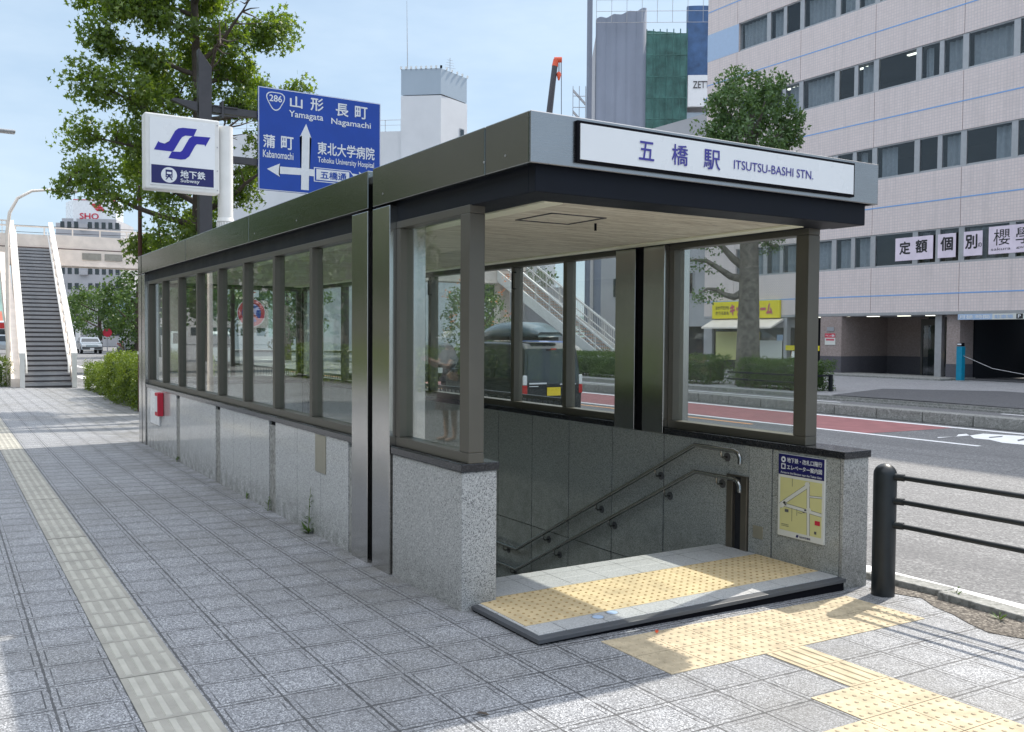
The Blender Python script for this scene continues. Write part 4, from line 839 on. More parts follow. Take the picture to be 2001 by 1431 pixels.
mb('wall_white').prism([(45.6, 83.2, 0), (60, 88, 0), (58, 96, 0), (44, 92, 0)], (0, 0, 19.8)).build('low_wing', T)
q = mb('alu')
for i in range(13): p = Vector((24, 96, 21.6)).lerp(Vector((38.8, 84, 21.6)), i/12); q.cyl(p, p+Vector((0, 0, 1.1)), .03, seg=4)
q.tube([(24, 96, 22.7), (38.8, 84, 22.7)], .03, 4); q.tube([(24, 96, 22.2), (38.8, 84, 22.2)], .02, 4)
for i in range(10): p = Vector((45.6, 83.2, 19.8)).lerp(Vector((60, 88, 19.8)), i/9); q.cyl(p, p+Vector((0, 0, 1.1)), .03, seg=4)
q.tube([(45.6, 83.2, 20.9), (60, 88, 20.9)], .03, 4); q.build('roof_railing', T)
mb('alu').cyl((39.3, 83.6, 27.5), (39.2, 83.6, 34.2), .05, .02, 5).build('lightning_rod', T)
q = mb('grey_paint').cyl((44.2, 84, 27.5), (44.2, 84, 29.6), .03, seg=5); [q.cyl((43.6+.1*k, 84, 28.6+.25*k), (44.8-.1*k, 84, 28.6+.25*k), .02, seg=4) for k in range(4)]; q.build('aerial', T)
q = mb('painted_white')
for k in range(9): p = (a+(m_-a)*k/8); q.box(p.x-.08, p.x+.08, p.y-.1, p.y+.06, 27.5, 27.75)
for k in range(6): p = (m_+(c_-m_)*k/5); q.box(p.x-.08, p.x+.08, p.y-.1, p.y+.06, 27.5, 27.75)
q.build('roof_lamp', T)

# ------------------------------------------------------------ footbridge
FB = thing('footbridge', 'cream painted steel footbridge with a long grey stairway and side railings', 'footbridge', (3.1, 34, -.2))
n = 34; y0s, y1s, z0s, z1s = 34.0, 46.2, -.19, 5.32
def sx(y): return 3.02+(y-34)/12.2*.45
q = mb('grey_paint')
for i in range(n):
    ya = y0s+(y1s-y0s)*i/n; yb = y0s+(y1s-y0s)*(i+1)/n; z = z0s+(z1s-z0s)*(i+1)/n; xc = sx(ya)
    if i == 17: yb += .0
    q.box(xc-.70, xc+.70, ya, yb+.03, z-.10, z); q.mat('post_brown').box(xc-.70, xc+.70, ya+.015, ya+.03, z-.17, z-.101); q.mat('rubber').box(xc-.69, xc+.69, ya-.004, ya+.045, z+.0005, z+.006); q.mat('grey_paint')
q.build('stair_step', FB)
sl = (z1s-z0s)/(y1s-y0s)
for s_ in (-1, 1):
    q = mb('cream_paint'); xa, xb = sx(y0s)+s_*.77, sx(y1s)+s_*.77
    q.prism([(xa-.05, y0s-.1, -.2), (xa-.05, y0s+.35, -.2), (xb-.05, y1s, z1s-.5), (xb-.05, y1s, z1s+.12), (xa-.05, y0s-.1, z0s+.25)], (.10, 0, 0)); q.build('stringer', FB)
    q = mb('painted_white'); q.prism([(xa-.09, y0s-.15, .80), (xb-.09, y1s, z1s+1.05), (xb-.09, y1s, z1s+1.2), (xa-.09, y0s-.15, .95)], (.18, 0, 0)); q.box(xa-.07, xa+.07, y0s-.16, y0s-.0, -.2, .80)
    q.build('handrail', FB)
    q = mb('cream_paint')
    for i in range(1, 14): u = i/14; y = y0s+(y1s-y0s)*u; z = z0s+(z1s-z0s)*u; x = xa+(xb-xa)*u; q.box(x-.03, x+.03, y-.03, y+.03, z, z+1.05)
    q.prism([(xa-.02, y0s, .25), (xb-.02, y1s, z1s+.45), (xb-.02, y1s, z1s+.52), (xa-.02, y0s, .32)], (.04, 0, 0)); q.build('baluster', FB)
    x2a, x2b = xa-s_*.14, xb-s_*.14; mb('painted_white').tube([(x2a, y0s+.2, .28), (x2a, y0s+.25, .62), (x2b, y1s-.2, z1s+.75)], .03, 6).build('hand_grip', FB)
q = mb('cream_paint').prism([(2.3, 34.4, -.2), (2.3, 34.9, -.2), (2.55, 46, 4.4), (2.55, 46, 5.1), (2.3, 34.4, .1)], (-.35, 0, 0)); q.build('side_ramp', FB)
# deck
q = mb('cream_paint'); q.box(-9, 29.6, 46.5, 46.6, 5.42, 5.98); q.box(-9, 29.6, 46.45, 46.6, 4.70, 5.38); q.box(-9, 29.6, 46.40, 46.65, 4.64, 4.70); q.box(-9, 29.6, 48.5, 48.7, 4.7, 5.98)
for x in (-5, 1, 8.5, 14, 20, 26): q.box(x-.03, x+.03, 46.42, 46.45, 4.70, 5.38)
q.build('girder', FB); mb('concrete').box(-9, 29.6, 46.6, 48.5, 5.1, 5.3).build('deck', FB); mb('rust_pole').box(-9, 29.6, 46.44, 46.62, 5.385, 5.415).build('joint_line', FB)
q = mb('cream_paint')
for x in np.arange(-9, 29.6, .16):
    if 2.7 < x < 4.2: continue
    q.box(x-.012, x+.012, 46.52, 46.545, 5.98, 6.55) if x < 3 or x > 28 else None
q.box(-9, 2.6, 46.5, 46.56, 6.5, 6.56); q.box(4.3, 29.6, 46.5, 46.56, 5.98, 6.02); q.box(-9, 29.6, 48.55, 48.6, 6.5, 6.56)
for x in np.arange(-9, 29, 1.2): q.box(x-.03, x+.03, 48.55, 48.6, 5.98, 6.5)
q.build('deck_railing', FB)
q = mb('cream_tactile'); q.box(5.55, 6.35, 46.40, 46.42, 4.95, 5.25); q.box(6.5, 7.25, 46.40, 46.42, 4.95, 5.25); q.build('faded_plate', FB)
for x in (-4.2, 28.6): mb('cream_paint').box(x-.35, x+.35, 47.2, 47.9, -.25, 4.7, .05).build('pier', FB)
# far stairs, coming down parallel to the road
def farstair(x, m_):
    q = mb('painted_white')
    for s_ in (-.8, .8):
        q.prism([(x+s_-.04, 46.4, 4.75), (x+s_-.04, 46.4, 5.4), (x+s_-.04, 35.6, -.15+.5), (x+s_-.04, 35.6, -.15)], (.08, 0, 0))
        q.prism([(x+s_-.04, 46.4, 6.4), (x+s_-.04, 46.4, 6.5), (x+s_-.04, 35.4, 1.0), (x+s_-.04, 35.4, .9)], (.08, 0, 0))
        q.prism([(x+s_-.03, 46.4, 5.9), (x+s_-.03, 46.4, 5.95), (x+s_-.03, 35.4, .45), (x+s_-.03, 35.4, .4)], (.06, 0, 0))
        for i in range(74): u = i/73; y = 46.4-11*u; z = 5.4-5.25*u; wv = .03 if i % 9 == 0 else .010; q.box(x+s_-wv, x+s_+wv, y-wv, y+wv, z-.0, z+1.0)
    q.build('far_stair_rail', FB); q = mb('brown_wall')
    for i in range(32): u = i/32; q.box(x-.76, x+.76, 46.4-11*u-.35, 46.4-11*u, 5.2-5.3*u-.08, 5.2-5.3*u-.0)
    q.build('far_stair_step', FB)
farstair(28.4, 0)
mb('wall_grey').box(30.2, 33, 47.5, 50, -.2, 4.6).build('abutment', FB)

# ------------------------------------------------------------ vegetation
def leaves(cent, rad, per, size, mat, name, parent, flat_=1.0, seed=1, star=False, shape=None):
    """many small leaf faces scattered in clumps; cent Nx3, rad N"""
    g = np.random.default_rng(seed); cent = np.asarray(cent, float); rad = np.asarray(rad, float); n = len(cent)*per
    ci = np.repeat(np.arange(len(cent)), per); d = g.normal(size=(n, 3)); d /= np.linalg.norm(d, axis=1)[:, None]
    p = cent[ci]+d*(rad[ci]*g.uniform(.25, 1, n)**.6)[:, None]*np.array([1, 1, flat_])
    a = g.normal(size=(n, 3)); a[:, 2] -= .3; a /= np.linalg.norm(a, axis=1)[:, None]; b_ = g.normal(size=(n, 3)); b_ -= a*(a*b_).sum(1)[:, None]; b_ /= np.linalg.norm(b_, axis=1)[:, None]
    s_ = (size*g.uniform(.6, 1.25, n))[:, None]
    if star:
        c_ = np.cross(a, b_); pts = [p, p+a*s_*.45-b_*s_*.18, p+a*s_*.6-b_*s_*.75, p+a*s_*.95-b_*s_*.15, p+a*s_*1.5, p+a*s_*.95+b_*s_*.15, p+a*s_*.6+b_*s_*.75, p+a*s_*.45+b_*s_*.18]
        v = np.stack(pts, 1).reshape(-1, 3); k = 8; base = np.arange(n)[:, None]*8; f = np.concatenate([base+np.array([[0, 1, 3, 4]]), base+np.array([[0, 4, 5, 7]]), base+np.array([[1, 2, 3, 3]]), base+np.array([[5, 6, 7, 7]])], 0)
        f = [tuple(r_[:3]) if r_[2] == r_[3] else tuple(r_) for r_ in f.tolist()]
    else:
        v = np.stack([p-a*s_*.5, p-b_*s_*.28, p+a*s_*.5, p+b_*s_*.28], 1).reshape(-1, 3); f = (np.arange(n)[:, None]*4+np.arange(4)).tolist()
    if shape is not None:
        pass
    b2 = mb(mat); b2.v = v.tolist(); b2.f = [tuple(x) for x in f]; b2.mi = [0]*len(f); b2.smooth = [False]*len(f); return b2.build(name, parent)
def grow(base, h, limbs, seed, lean=(0, 0), r0=.2, z_first=2.5, spread=2.4, rise=.5, sub=5, up_=.35):
    """trunk with limbs and twigs: returns tubes mesh and twig end points"""
    g = random.Random(seed); q_ = mb(); ends = []; base = Vector(base)
    tr = [base+Vector((lean[0]*u*u+.06*math.sin(u*7+seed), lean[1]*u+.06*math.cos(u*6+seed), h*u)) for u in np.linspace(0, 1, 9)]
    tp = MB(); tp.mat('bark'); tp.tube(tr, [r0*(1-.8*u)*(1.35 if u == 0 else 1) for u in np.linspace(0, 1, 9)], 10)
    lm = MB(); lm.mat('bark')
    for k in range(limbs):
        u = k/max(1, limbs-1); z = z_first+(h*.97-z_first)*u; i = min(7, int(z/h*8)); t_ = z/h*8-i; p0_ = tr[i].lerp(tr[i+1], t_)
        az = k*2.4+g.uniform(-.5, .5); L = spread*(1-.50*max(0, u-.35)/.65)*g.uniform(.75, 1.08)*(.72 if u < .12 else 1); el = rise*g.uniform(.3, 1.4)
        d = Vector((math.cos(az), math.sin(az), el)).normalized(); pts = [p0_]; cur = p0_.copy()
        for s_ in range(6):
            d = (d+Vector((g.uniform(-.28, .28), g.uniform(-.28, .28), g.uniform(-.22, .25)))*.7).normalized(); cur = cur+d*L/6; pts.append(cur.copy())
            if s_ >= 1:
                for w_ in range(2 if s_ < 5 else 3):
                    dd_ = (d*.5+Vector((g.uniform(-1, 1), g.uniform(-1, 1), g.uniform(-.7, .7)))).normalized(); e = cur+dd_*L*g.uniform(.14, .30); mid_ = cur.lerp(e, .5)+Vector((0, 0, g.uniform(-.08, .12)))
                    lm.tube([cur, mid_, e], [.022*r0/.2, .014*r0/.2, .005], 5, False); ends += [e, mid_, cur.lerp(e, .8)]
        rr = r0*.42*(1-.5*u); lm.tube(pts, [rr*(1-.8*i_/6) for i_ in range(7)], 7)
    return tp, lm, ends
def tree(label, base, h, limbs, seed, mat, leafn, lsize, crad, r0=.2, z_first=2.5, spread=2.4, rise=.5, group=None, star=False, bark='bark', lean=(0, 0), name='street_tree', keep=None):
    T_ = thing(name, label, 'tree', base, group); tp, lm, ends = grow(base, h, limbs, seed, lean, r0, z_first, spread, rise)
    tp.build('trunk', T_, 0, bark); lm.build('limb', T_, 0, bark)
    if keep: ends = [e for e in ends if keep(e)]
    leaves([tuple(e) for e in ends], [crad*random.uniform(.6, 1.2) for e in ends], leafn, lsize, mat, 'crown', T_, seed=seed, star=star, flat_=.85)
    return T_
TG = 'street trees along the near kerb'
tree('tall open maple like street tree behind the subway sign and blue board', (4.95, 21.6, -.2), 11.6, 32, 11, 'leaf_maple', 62, .088, .42, .21, 3.2, 2.75, .35, TG, True, keep=lambda e: not (e.y < 20.7 and e.x > 4.2) and e.z > 3.4)
def crown_tree(label, base, h, cz, rx, rz, n, mat, lsize, seed, group=None, r0=.2, bark='bark', name='round_tree', per=40, limbs=9, crad=.35, extra=None):
    T_ = thing(name, label, 'tree', base, group); g = np.random.default_rng(seed); base = Vector(base)
    q_ = MB(); q_.mat(bark); top_ = base+Vector((0, 0, cz+rz*.5)); q_.tube([base, base+Vector((.04, .02, cz*.35)), base+Vector((-.03, 0, cz*.7)), top_], [r0*1.25, r0, r0*.85, r0*.25], 10); q_.build('trunk', T_)
    q_ = MB(); q_.mat(bark)
    for k in range(limbs):
        a_ = k*2.4; z_ = cz-rz*.75+rz*.9*k/limbs; p_ = base+Vector((0, 0, z_)); e_ = p_+Vector((math.cos(a_)*rx*.8, math.sin(a_)*rx*.8, rz*.55)); q_.tube([p_, p_.lerp(e_, .5)+Vector((0, 0, -.1)), e_], [r0*.45, r0*.25, .02], 6)
    if extra: extra(q_)
    q_.build('limb', T_)
    d = g.normal(size=(n, 3)); d /= np.linalg.norm(d, axis=1)[:, None]; rr = g.uniform(.35, 1, n)**.5; rr *= 1+.13*np.sin(d[:, 0]*5+seed)*np.cos(d[:, 2]*6+d[:, 1]*4)
    c_ = np.array(base)+np.array([0, 0, cz])+d*rr[:, None]*np.array([rx, rx, rz])
    leaves(c_, g.uniform(.6, 1.3, n)*crad, per, lsize, mat, 'crown', T_, seed=seed); return T_
def ex(q_):
    b0 = Vector((24.9, 24.4, -.12)); s_ = -rt  # side limbs seen through the front window
    for z_, L, ang, e in ((4.0, 2.2, 1, .25), (4.5, 1.9, 1, .55), (4.9, 2.0, -1, .6), (3.4, 1.6, 1, -.05), (5.0, 1.2, -1, .2), (5.4, 1.8, 1, .5)):
        p_ = b0+Vector((0, 0, z_)); d_ = (s_*ang); pts = [p_+Vector((d_.x*L*u, d_.y*L*u, L*e*u+.18*math.sin(u*6+z_))) for u in np.linspace(0, 1, 6)]; q_.tube(pts, [.16, .13, .10, .08, .05, .03], 7)
TB = crown_tree('round topped plane tree with a thick pale trunk in front of the tiled building', (25.0, 24.2, -.12), 12, 8.9, 1.75, 2.3, 340, 'leaf_plane', .15, 3, None, .38, 'bark_pale', 'plane_tree', 55, 10, .36, ex)
g_ = np.random.default_rng(5); cc = []
for z_, L, ang, e in ((4.0, 2.2, 1, .25), (4.5, 1.9, 1, .55), (4.9, 2.0, -1, .6), (3.4, 1.6, 1, -.05), (5.0, 1.2, -1, .2), (5.4, 1.8, 1, .5)):
    for u in (.5, .7, .85, 1.0, 1.05): cc.append((24.9-rt.x*ang*L*u, 24.4-rt.y*ang*L*u, z_-.12+L*e*u-.1+g_.uniform(-.15, .15)))
for i in range(26): cc.append((24.9+g_.uniform(-1.6, 1.6), 24.4+g_.uniform(-1.2, 1.2), g_.uniform(5.3, 6.9)))
leaves(cc, [.30]*len(cc), 42, .13, 'leaf_plane', 'lower_foliage', TB, seed=6)

def hedge(label, x0, x1, y0, y1, z0, h, mat, n, size, seed, group=None, lumpy=.10, name='hedge'):
    T_ = thing(name, label, 'hedge', ((x0+x1)/2, (y0+y1)/2, z0), group); g = np.random.default_rng(seed)
    # leaf shell over the box surface
    A = [((x1-x0)*(y1-y0), 0), ((y1-y0)*h, 1), ((y1-y0)*h, 2), ((x1-x0)*h, 3), ((x1-x0)*h, 4)]; tot = sum(a for a, _ in A); P_ = []
    for a, k in A:
        m_ = int(n*a/tot); u, v = g.uniform(size=m_), g.uniform(size=m_)
        x = x0+u*(x1-x0); y = y0+u*(y1-y0); z = z0+v*h
        if k == 0: P_.append(np.c_[x, y0+v*(y1-y0), np.full(m_, z0+h)])
        elif k in (1, 2): P_.append(np.c_[np.full(m_, x0 if k == 1 else x1), y, z])
        else: P_.append(np.c_[x, np.full(m_, y0 if k == 3 else y1), z])
    P_ = np.concatenate(P_); c0 = np.array([(x0+x1)/2, (y0+y1)/2, z0+h*.4]); bump = lumpy*(np.sin(P_[:, 1]*3.1+seed)*np.cos(P_[:, 0]*4)+np.sin(P_[:, 2]*7+P_[:, 1]*5)*.6)
    dv = P_-c0; dv /= np.linalg.norm(dv, axis=1)[:, None]; P_ = P_+dv*bump[:, None]+g.normal(scale=.04, size=P_.shape); P_[:, 2] = np.maximum(P_[:, 2], z0+.05)
    leaves(P_, np.full(len(P_), size*1.6), 5, size, mat, 'foliage', T_, seed=seed+1)
    q_ = MB(); q_.mat('bark')
    for i in range(int((y1-y0)*3)+3): yy_ = g.uniform(y0+.1, y1-.1); xx_ = g.uniform(x0+.15, x1-.15); q_.tube([(xx_, yy_, z0-.05), (xx_+g.uniform(-.15, .15), yy_+g.uniform(-.2, .2), z0+h*.85)], [.02, .008], 5)
    q_.build('stem', T_); mb('leaf_dark').box(x0+.16, x1-.16, y0+.16, y1-.16, z0+.12, z0+h-.16, .1).build('inner_mass', T_); return T_
hedge('bright yellow green hedge between the subway roof end and the stairway', 3.95, 5.5, 22.2, 28.6, -.2, 1.18, 'leaf_lime', 6500, .055, 21, 'hedges on the near sidewalk', .16)
hedge('lower yellowish hedge next to the foot of the stairway', 4.05, 5.4, 29.2, 33.4, -.2, .78, 'leaf_lime', 3000, .055, 25, 'hedges on the near sidewalk', .10)
hedge('small hedge left of the footbridge stairway', -.6, 1.9, 34.8, 36.0, -.2, .95, 'leaf_lime', 1500, .06, 27, 'hedges on the near sidewalk', .08)
hedge('clipped green hedge left of the plane tree across the road', 23.9, 25.2, 25.2, 36.5, -.13, .98, 'leaf_hedge', 5200, .07, 31, 'hedges across the road')
hedge('clipped green hedge right of the plane tree, ending by the driveway', 23.9, 25.2, 20.6, 23.7, -.13, .92, 'leaf_hedge', 3000, .06, 33, 'hedges across the road')
hedge('long clipped hedge beyond the far stairs', 23.7, 25.2, 37.5, 44.5, -.13, 1.0, 'leaf_hedge', 3000, .08, 35, 'hedges across the road')
T = thing('hedge_guard', 'short black guard frame at the end of the far hedge', 'guard rail', (24.5, 20.3, -.13))
q = mb('fence_black'); q.prism([(23.8, 20.25, -.13), (23.95, 20.25, -.13), (24.1, 20.25, .42), (23.98, 20.25, .42)], (0, .08, 0)); q.prism([(24.7, 20.25, -.13), (24.82, 20.25, -.13), (24.82, 20.25, .42), (24.7, 20.25, .42)], (0, .08, 0)); q.box(23.8, 23.86, 20.3, 24, .12, .18); q.box(23.8, 23.86, 20.3, 24, .36, .42); q.box(23.8, 24.8, 20.26, 20.32, .36, .42); q.build('frame', T)

# weeds
def weed(label, x, y, h, n, seed, kind='weed'):
    g = random.Random(seed); T_ = thing('weed', label, 'weed', (x, y, gz(x, y)), 'weeds at the edges of the paving'); q_ = mb('leaf_lime')
    q_.tube([(x, y, gz(x, y)), (x+.01, y+.01, gz(x, y)+h*.6), (x+.02, y, gz(x, y)+h)], [.004, .003, .001], 5); q_.build('stem', T_); b2 = mb('leaf_hedge')
    for i in range(n):
        u = g.random()**(1.8 if h > .2 else 1); z = gz(x, y)+h*u; a = g.uniform(0, 6.28); L = (.075 if h > .2 else .055)*(1.25-u)*g.uniform(.6, 1.2); d = Vector((math.cos(a), math.sin(a), g.uniform(.1, .9))); s_ = Vector((-math.sin(a), math.cos(a), 0)); p_ = Vector((x+.015*u, y, z))
        b2.add([tuple(p_), tuple(p_+d*L*.5+s_*L*.16), tuple(p_+d*L), tuple(p_+d*L*.5-s_*L*.16)], [(0, 1, 2, 3)])
    b2.build('leaf', T_)
weed('tall thin weed growing at the foot of the granite wall below the steel plate', 2.71, 7.75, .40, 46, 1); weed('low bushy weed at the dark granite joint', 2.71, 8.93, .14, 26, 2); weed('tiny weed tuft farther along the granite wall', 2.71, 13.05, .08, 20, 3); weed('small green tuft by the wall foot between two panels', 2.72, 9.7, .06, 12, 5)
weed('leafy weed growing between the loose kerb stones', 5.86, 3.72, .09, 34, 4)
weed('single short weed on the dirt beside the kerb', 5.66, 3.3, .05, 14, 8)

# ------------------------------------------------------------ fence behind the entrance
T = thing('picket_fence', 'dark metal picket guard fence along the kerb behind the subway entrance', 'fence', (5.8, 14, -.15))
q = mb('fence_black')
for i, y in enumerate(np.arange(8.4, 27, .11)): q.box(5.792, 5.808, y-.007, y+.007, -.02, .92)
q.build('picket', T)['kind'] = 'stuff'; q = mb('fence_black').box(5.78, 5.82, 8.3, 27, .92, .96).box(5.785, 5.815, 8.3, 27, -.04, -.01); q.build('rail', T)
q = mb('fence_black'); [q.box(5.77, 5.83, y-.03, y+.03, -.2, 1.0) for y in np.arange(8.3, 27.1, 2.07)]; q.build('post', T)

# ------------------------------------------------------------ street lamps, poles, signs
def lamp(label, x, y, grp='arched street lamps'):
    T_ = thing('street_lamp', label, 'street lamp', (x, y, -.2), grp)
    pts = [(x, y, -.2), (x, y, 1.2), (x, y, 4.9), (x+.08, y, 5.6), (x+.32, y, 6.1), (x+.75, y, 6.38), (x+1.3, y-.05, 6.46), (x+1.75, y-.08, 6.47)]
    mb('cream_paint').tube(pts, [.085, .075, .06, .055, .05, .045, .04, .035], 10).build('pole', T_); q_ = mb('alu'); q_.box(x+1.6, x+2.15, y-.2, y+.04, 6.42, 6.50, .03); q_.build('lamp_head', T_); return T_
lamp('arched street lamp rising left of the footbridge stairway', 1.93, 35.2); lamp('nearer arched street lamp reaching in from the left edge, only its arm in view', -.55, 25.6)
T = thing('rust_brown_pole', 'thin rust brown pole standing right beyond the end of the subway roof', 'pole', (3.9, 22.6, -.2))
mb('rust_pole').cyl((3.9, 22.6, -.2), (3.92, 22.6, 5.0), .055, .045, 10).build('shaft', T); mb('painted_white').cyl((3.9, 22.6, 1.15), (3.9, 22.6, 1.21), .062, seg=10).build('band', T)
T = thing('no_parking_sign', 'weathered round red and blue no parking sign seen through the side windows', 'traffic sign', (5.66, 19.82, -.2))
mb('alu').cyl((5.66, 19.86, -.2), (5.66, 19.86, 2.7), .03, seg=8).build('pole', T)
q = mb('sign_white').disc((5.66, 19.80, 2.08), .305, (0, 1, 0), .01, 32); q.mat('red_ink').disc((5.66, 19.793, 2.08), .292, (0, 1, 0), .004, 32); q.mat('sign_blue').disc((5.66, 19.789, 2.08), .205, (0, 1, 0), .004, 32)
q.mat('red_ink').prism([(5.49, 19.786, 2.21), (5.53, 19.786, 2.25), (5.83, 19.786, 1.95), (5.79, 19.786, 1.91)], (0, .001, 0)); q.build('face', T)
q = mb('sign_white').box(5.50, 5.82, 19.79, 19.80, 2.42, 2.62); q.mat('red_ink').prism([(5.55, 19.785, 2.52), (5.62, 19.785, 2.56), (5.62, 19.785, 2.53), (5.75, 19.785, 2.53), (5.75, 19.785, 2.51), (5.62, 19.785, 2.51), (5.62, 19.785, 2.48)], (0, .003, 0)); q.build('arrow_plate', T)
T = thing('median_sign_post', 'grey sign post on the median with round plates peeking out beside the front window post', 'traffic sign', (19.50, 17.1, -.1))
mb('alu').cyl((19.50, 17.10, -.05), (19.50, 17.10, 3.2), .035, seg=8).build('pole', T)
for z in (2.75, 1.85): q = mb('sign_white').disc((19.60, 17.04, z), .23, (0, 1, 0), .012, 28); q.mat('grey_paint').disc((19.60, 17.05, z), .20, (0, 1, 0), .012, 20); q.build('round_plate', T)
mb('grey_paint').box(19.46, 19.78, 17.04, 17.06, 2.18, 2.42).build('plate', T)

# ------------------------------------------------------------ vehicles
def vehicle(name, label, cat, L, Wd, H, prof, belt, paint, pos, rz, group=None, plate='plate_white', glassz=None, wheel=.31, roofin=.84, rear_glass=True, lights='lamp_red'):
    """prof: side outline (y, z), rear at y=0, front at y=L, counter clockwise"""
    T_ = thing(name, label, cat, (0, 0, 0), group)
    def hw(z): return Wd/2*(1 if z < belt else 1-(1-roofin)*(z-belt)/(H-belt))*(1 if z > .35 else .97)
    n_ = len(prof); vs = [(-hw(z), y, z) for y, z in prof]+[(hw(z), y, z) for y, z in prof]
    bb = mb(paint); bb.add(vs, [tuple(range(n_))[::-1], tuple(range(n_, 2*n_))]+[(i, (i+1) % n_, n_+(i+1) % n_, n_+i) for i in range(n_)])
    bo_ = bb.build('body', T_, .045, None, 3)
    gy0, gy1, gt0, gt1, gz0, gz1 = glassz   # side glass: belt y range, top y range, z range
    for s_ in (-1, 1):
        k = 1.004; bb = mb('car_glass'); cols = [0, .34, .36, .70, .72, 1.0]
        for i in (0, 2, 4):
            a0, a1 = cols[i], cols[i+1]; bb.add([(s_*hw(gz0)*k, gy0+(gy1-gy0)*a0, gz0), (s_*hw(gz0)*k, gy0+(gy1-gy0)*a1, gz0), (s_*hw(gz1)*k, gt0+(gt1-gt0)*a1, gz1), (s_*hw(gz1)*k, gt0+(gt1-gt0)*a0, gz1)], [(0, 1, 2, 3)])
        bb.build('side_window', T_)
        for y in (.78, L-.80):
            w_ = mb('rubber').tube([(s_*(Wd/2-.20), y, wheel), (s_*(Wd/2+.005), y, wheel)], wheel, 22).build('wheel', T_); mb('alu').tube([(s_*(Wd/2-.02), y, wheel), (s_*(Wd/2+.012), y, wheel)], wheel*.6, 14).build('rim', w_)
        mb(lights).box(s_*(Wd/2-.055)-.045, s_*(Wd/2-.055)+.045, -.012, .06, .70, .88, .012).mat('lamp_clear').box(s_*(Wd/2-.055)-.04, s_*(Wd/2-.055)+.04, -.010, .05, .885, 1.08, .012).build('tail_lamp', T_)
        mb('lamp_clear').box(s_*(Wd/2-.2)-.16, s_*(Wd/2-.2)+.16, L-.12, L+.012, .62, .80, .02).build('headlight', T_)
        mb(paint).box(s_*(Wd/2+.10)-.09, s_*(Wd/2+.10)+.09, gy1-.25, gy1-.12, gz0-.02, gz0+.14, .02).build('mirror', T_)
    # rear and front glass from the outline
    def edge(zlo, zhi, front):
        best = None
        for i in range(n_):
            (ya, za), (yb, zb) = prof[i], prof[(i+1) % n_]
            if abs(za-zb) > .2 and max(za, zb) > zhi-.12 and ((ya+yb)/2 > L/2) == front: best = (ya, za, yb, zb)
        return best
    for front, nm in ((False, 'rear_window'), (True, 'windscreen')):
        e = edge(gz0, gz1, front)
        if not e: continue
        ya, za, yb, zb = e
        if za > zb: ya, za, yb, zb = yb, zb, ya, za
        f = lambda z: ya+(yb-ya)*(z-za)/(zb-za); s_ = .012 if front else -.012; lo, hi = max(gz0, za+.04), zb-.10
        bb = mb('car_glass'); bb.add([(-hw(lo)*.88, f(lo)+s_, lo), (hw(lo)*.88, f(lo)+s_, lo), (hw(hi)*.86, f(hi)+s_, hi), (-hw(hi)*.86, f(hi)+s_, hi)], [(0, 1, 2, 3)]); bb.build(nm, T_)
    mb(plate).box(-.165, .165, -.022, -.012, .66, .83).build('number_plate', T_); mb(plate).box(-.165, .165, L+.008, L+.018, .36, .52).build('number_plate', T_)
    mb('interior').box(-Wd/2+.08, Wd/2-.08, L-.02, L+.006, .42, .60, .01).build('grille', T_)
    T_.location = pos; T_.rotation_euler = (0, 0, rz); return T_
vanp = [(0.0, .30), (.0, .9), (.10, 1.62), (.22, 1.74), (2.55, 1.76), (3.0, 1.15), (3.38, .98), (3.4, .30)]
V = vehicle('black_minivan', 'black boxy minivan with a roof box and a yellow number plate', 'car', 3.4, 1.48, 1.76, vanp, .98, 'car_black', (10.72, 15.75, RZ), 0, None, 'plate_yellow', (.25, 2.85, .35, 2.45, 1.0, 1.60), .28, .86)
P('roof_box_paint', (.09, .13, .145), .22, 0, 0, spec=.7); q = MB(); q.mat('roof_box_paint'); n_ = 9
ys = np.linspace(.15, 2.75, n_); hh = [.10, .22, .30, .32, .31, .28, .23, .15, .05]; ww = [.30, .36, .38, .38, .37, .36, .33, .28, .16]; vs = []
for y, h_, w_ in zip(ys, hh, ww): vs += [(-w_+.02, y, 1.86), (-w_*1.05, y, 1.86+h_*.5), (-w_*.8, y, 1.86+h_), (w_*.8, y, 1.86+h_), (w_*1.05, y, 1.86+h_*.5), (w_-.02, y, 1.86)]
q.add(vs, [(6*i+k, 6*i+(k+1) % 6, 6*i+6+(k+1) % 6, 6*i+6+k) for i in range(n_-1) for k in range(6)]+[tuple(range(6)), tuple(range(6*n_-6, 6*n_))], True)
o = q.build('roof_box', None); o.parent = V; q = mb('rubber').box(-.6, .6, .7, .76, 1.78, 1.86).box(-.6, .6, 2.0, 2.06, 1.78, 1.86); o = q.build('roof_bar', None); o.parent = V
q = mb('lamp_red').box(-.06, .06, -.0, .02, 1.60, 1.63); q.mat('sign_white').box(-.60, -.18, -.02, -.012, .90, .93).box(-.60, -.38, -.02, -.012, .85, .865); q.box(.15, .55, -.02, -.014, .88, .90); o = q.build('rear_trim', None); o.parent = V
sedan = [(0, .35), (.0, .80), (.12, .98), (.75, 1.02), (1.35, 1.42), (2.7, 1.43), (3.4, 1.0), (4.3, .82), (4.4, .35)]
suvp = [(0, .38), (.0, .95), (.38, 1.55), (.6, 1.62), (2.6, 1.62), (3.3, 1.10), (4.2, .98), (4.35, .38)]
hi = [(0, .35), (.0, 1.0), (.08, 1.85), (.3, 1.98), (4.0, 1.98), (4.45, 1.2), (4.68, .95), (4.7, .35)]
def sed(label, pos, rz, paint='car_silver', grp='cars on the road'): return vehicle('sedan_car', label, 'car', 4.4, 1.7, 1.43, sedan, .98, paint, pos, rz, grp, glassz=(.95, 3.25, 1.4, 2.65, .99, 1.34))
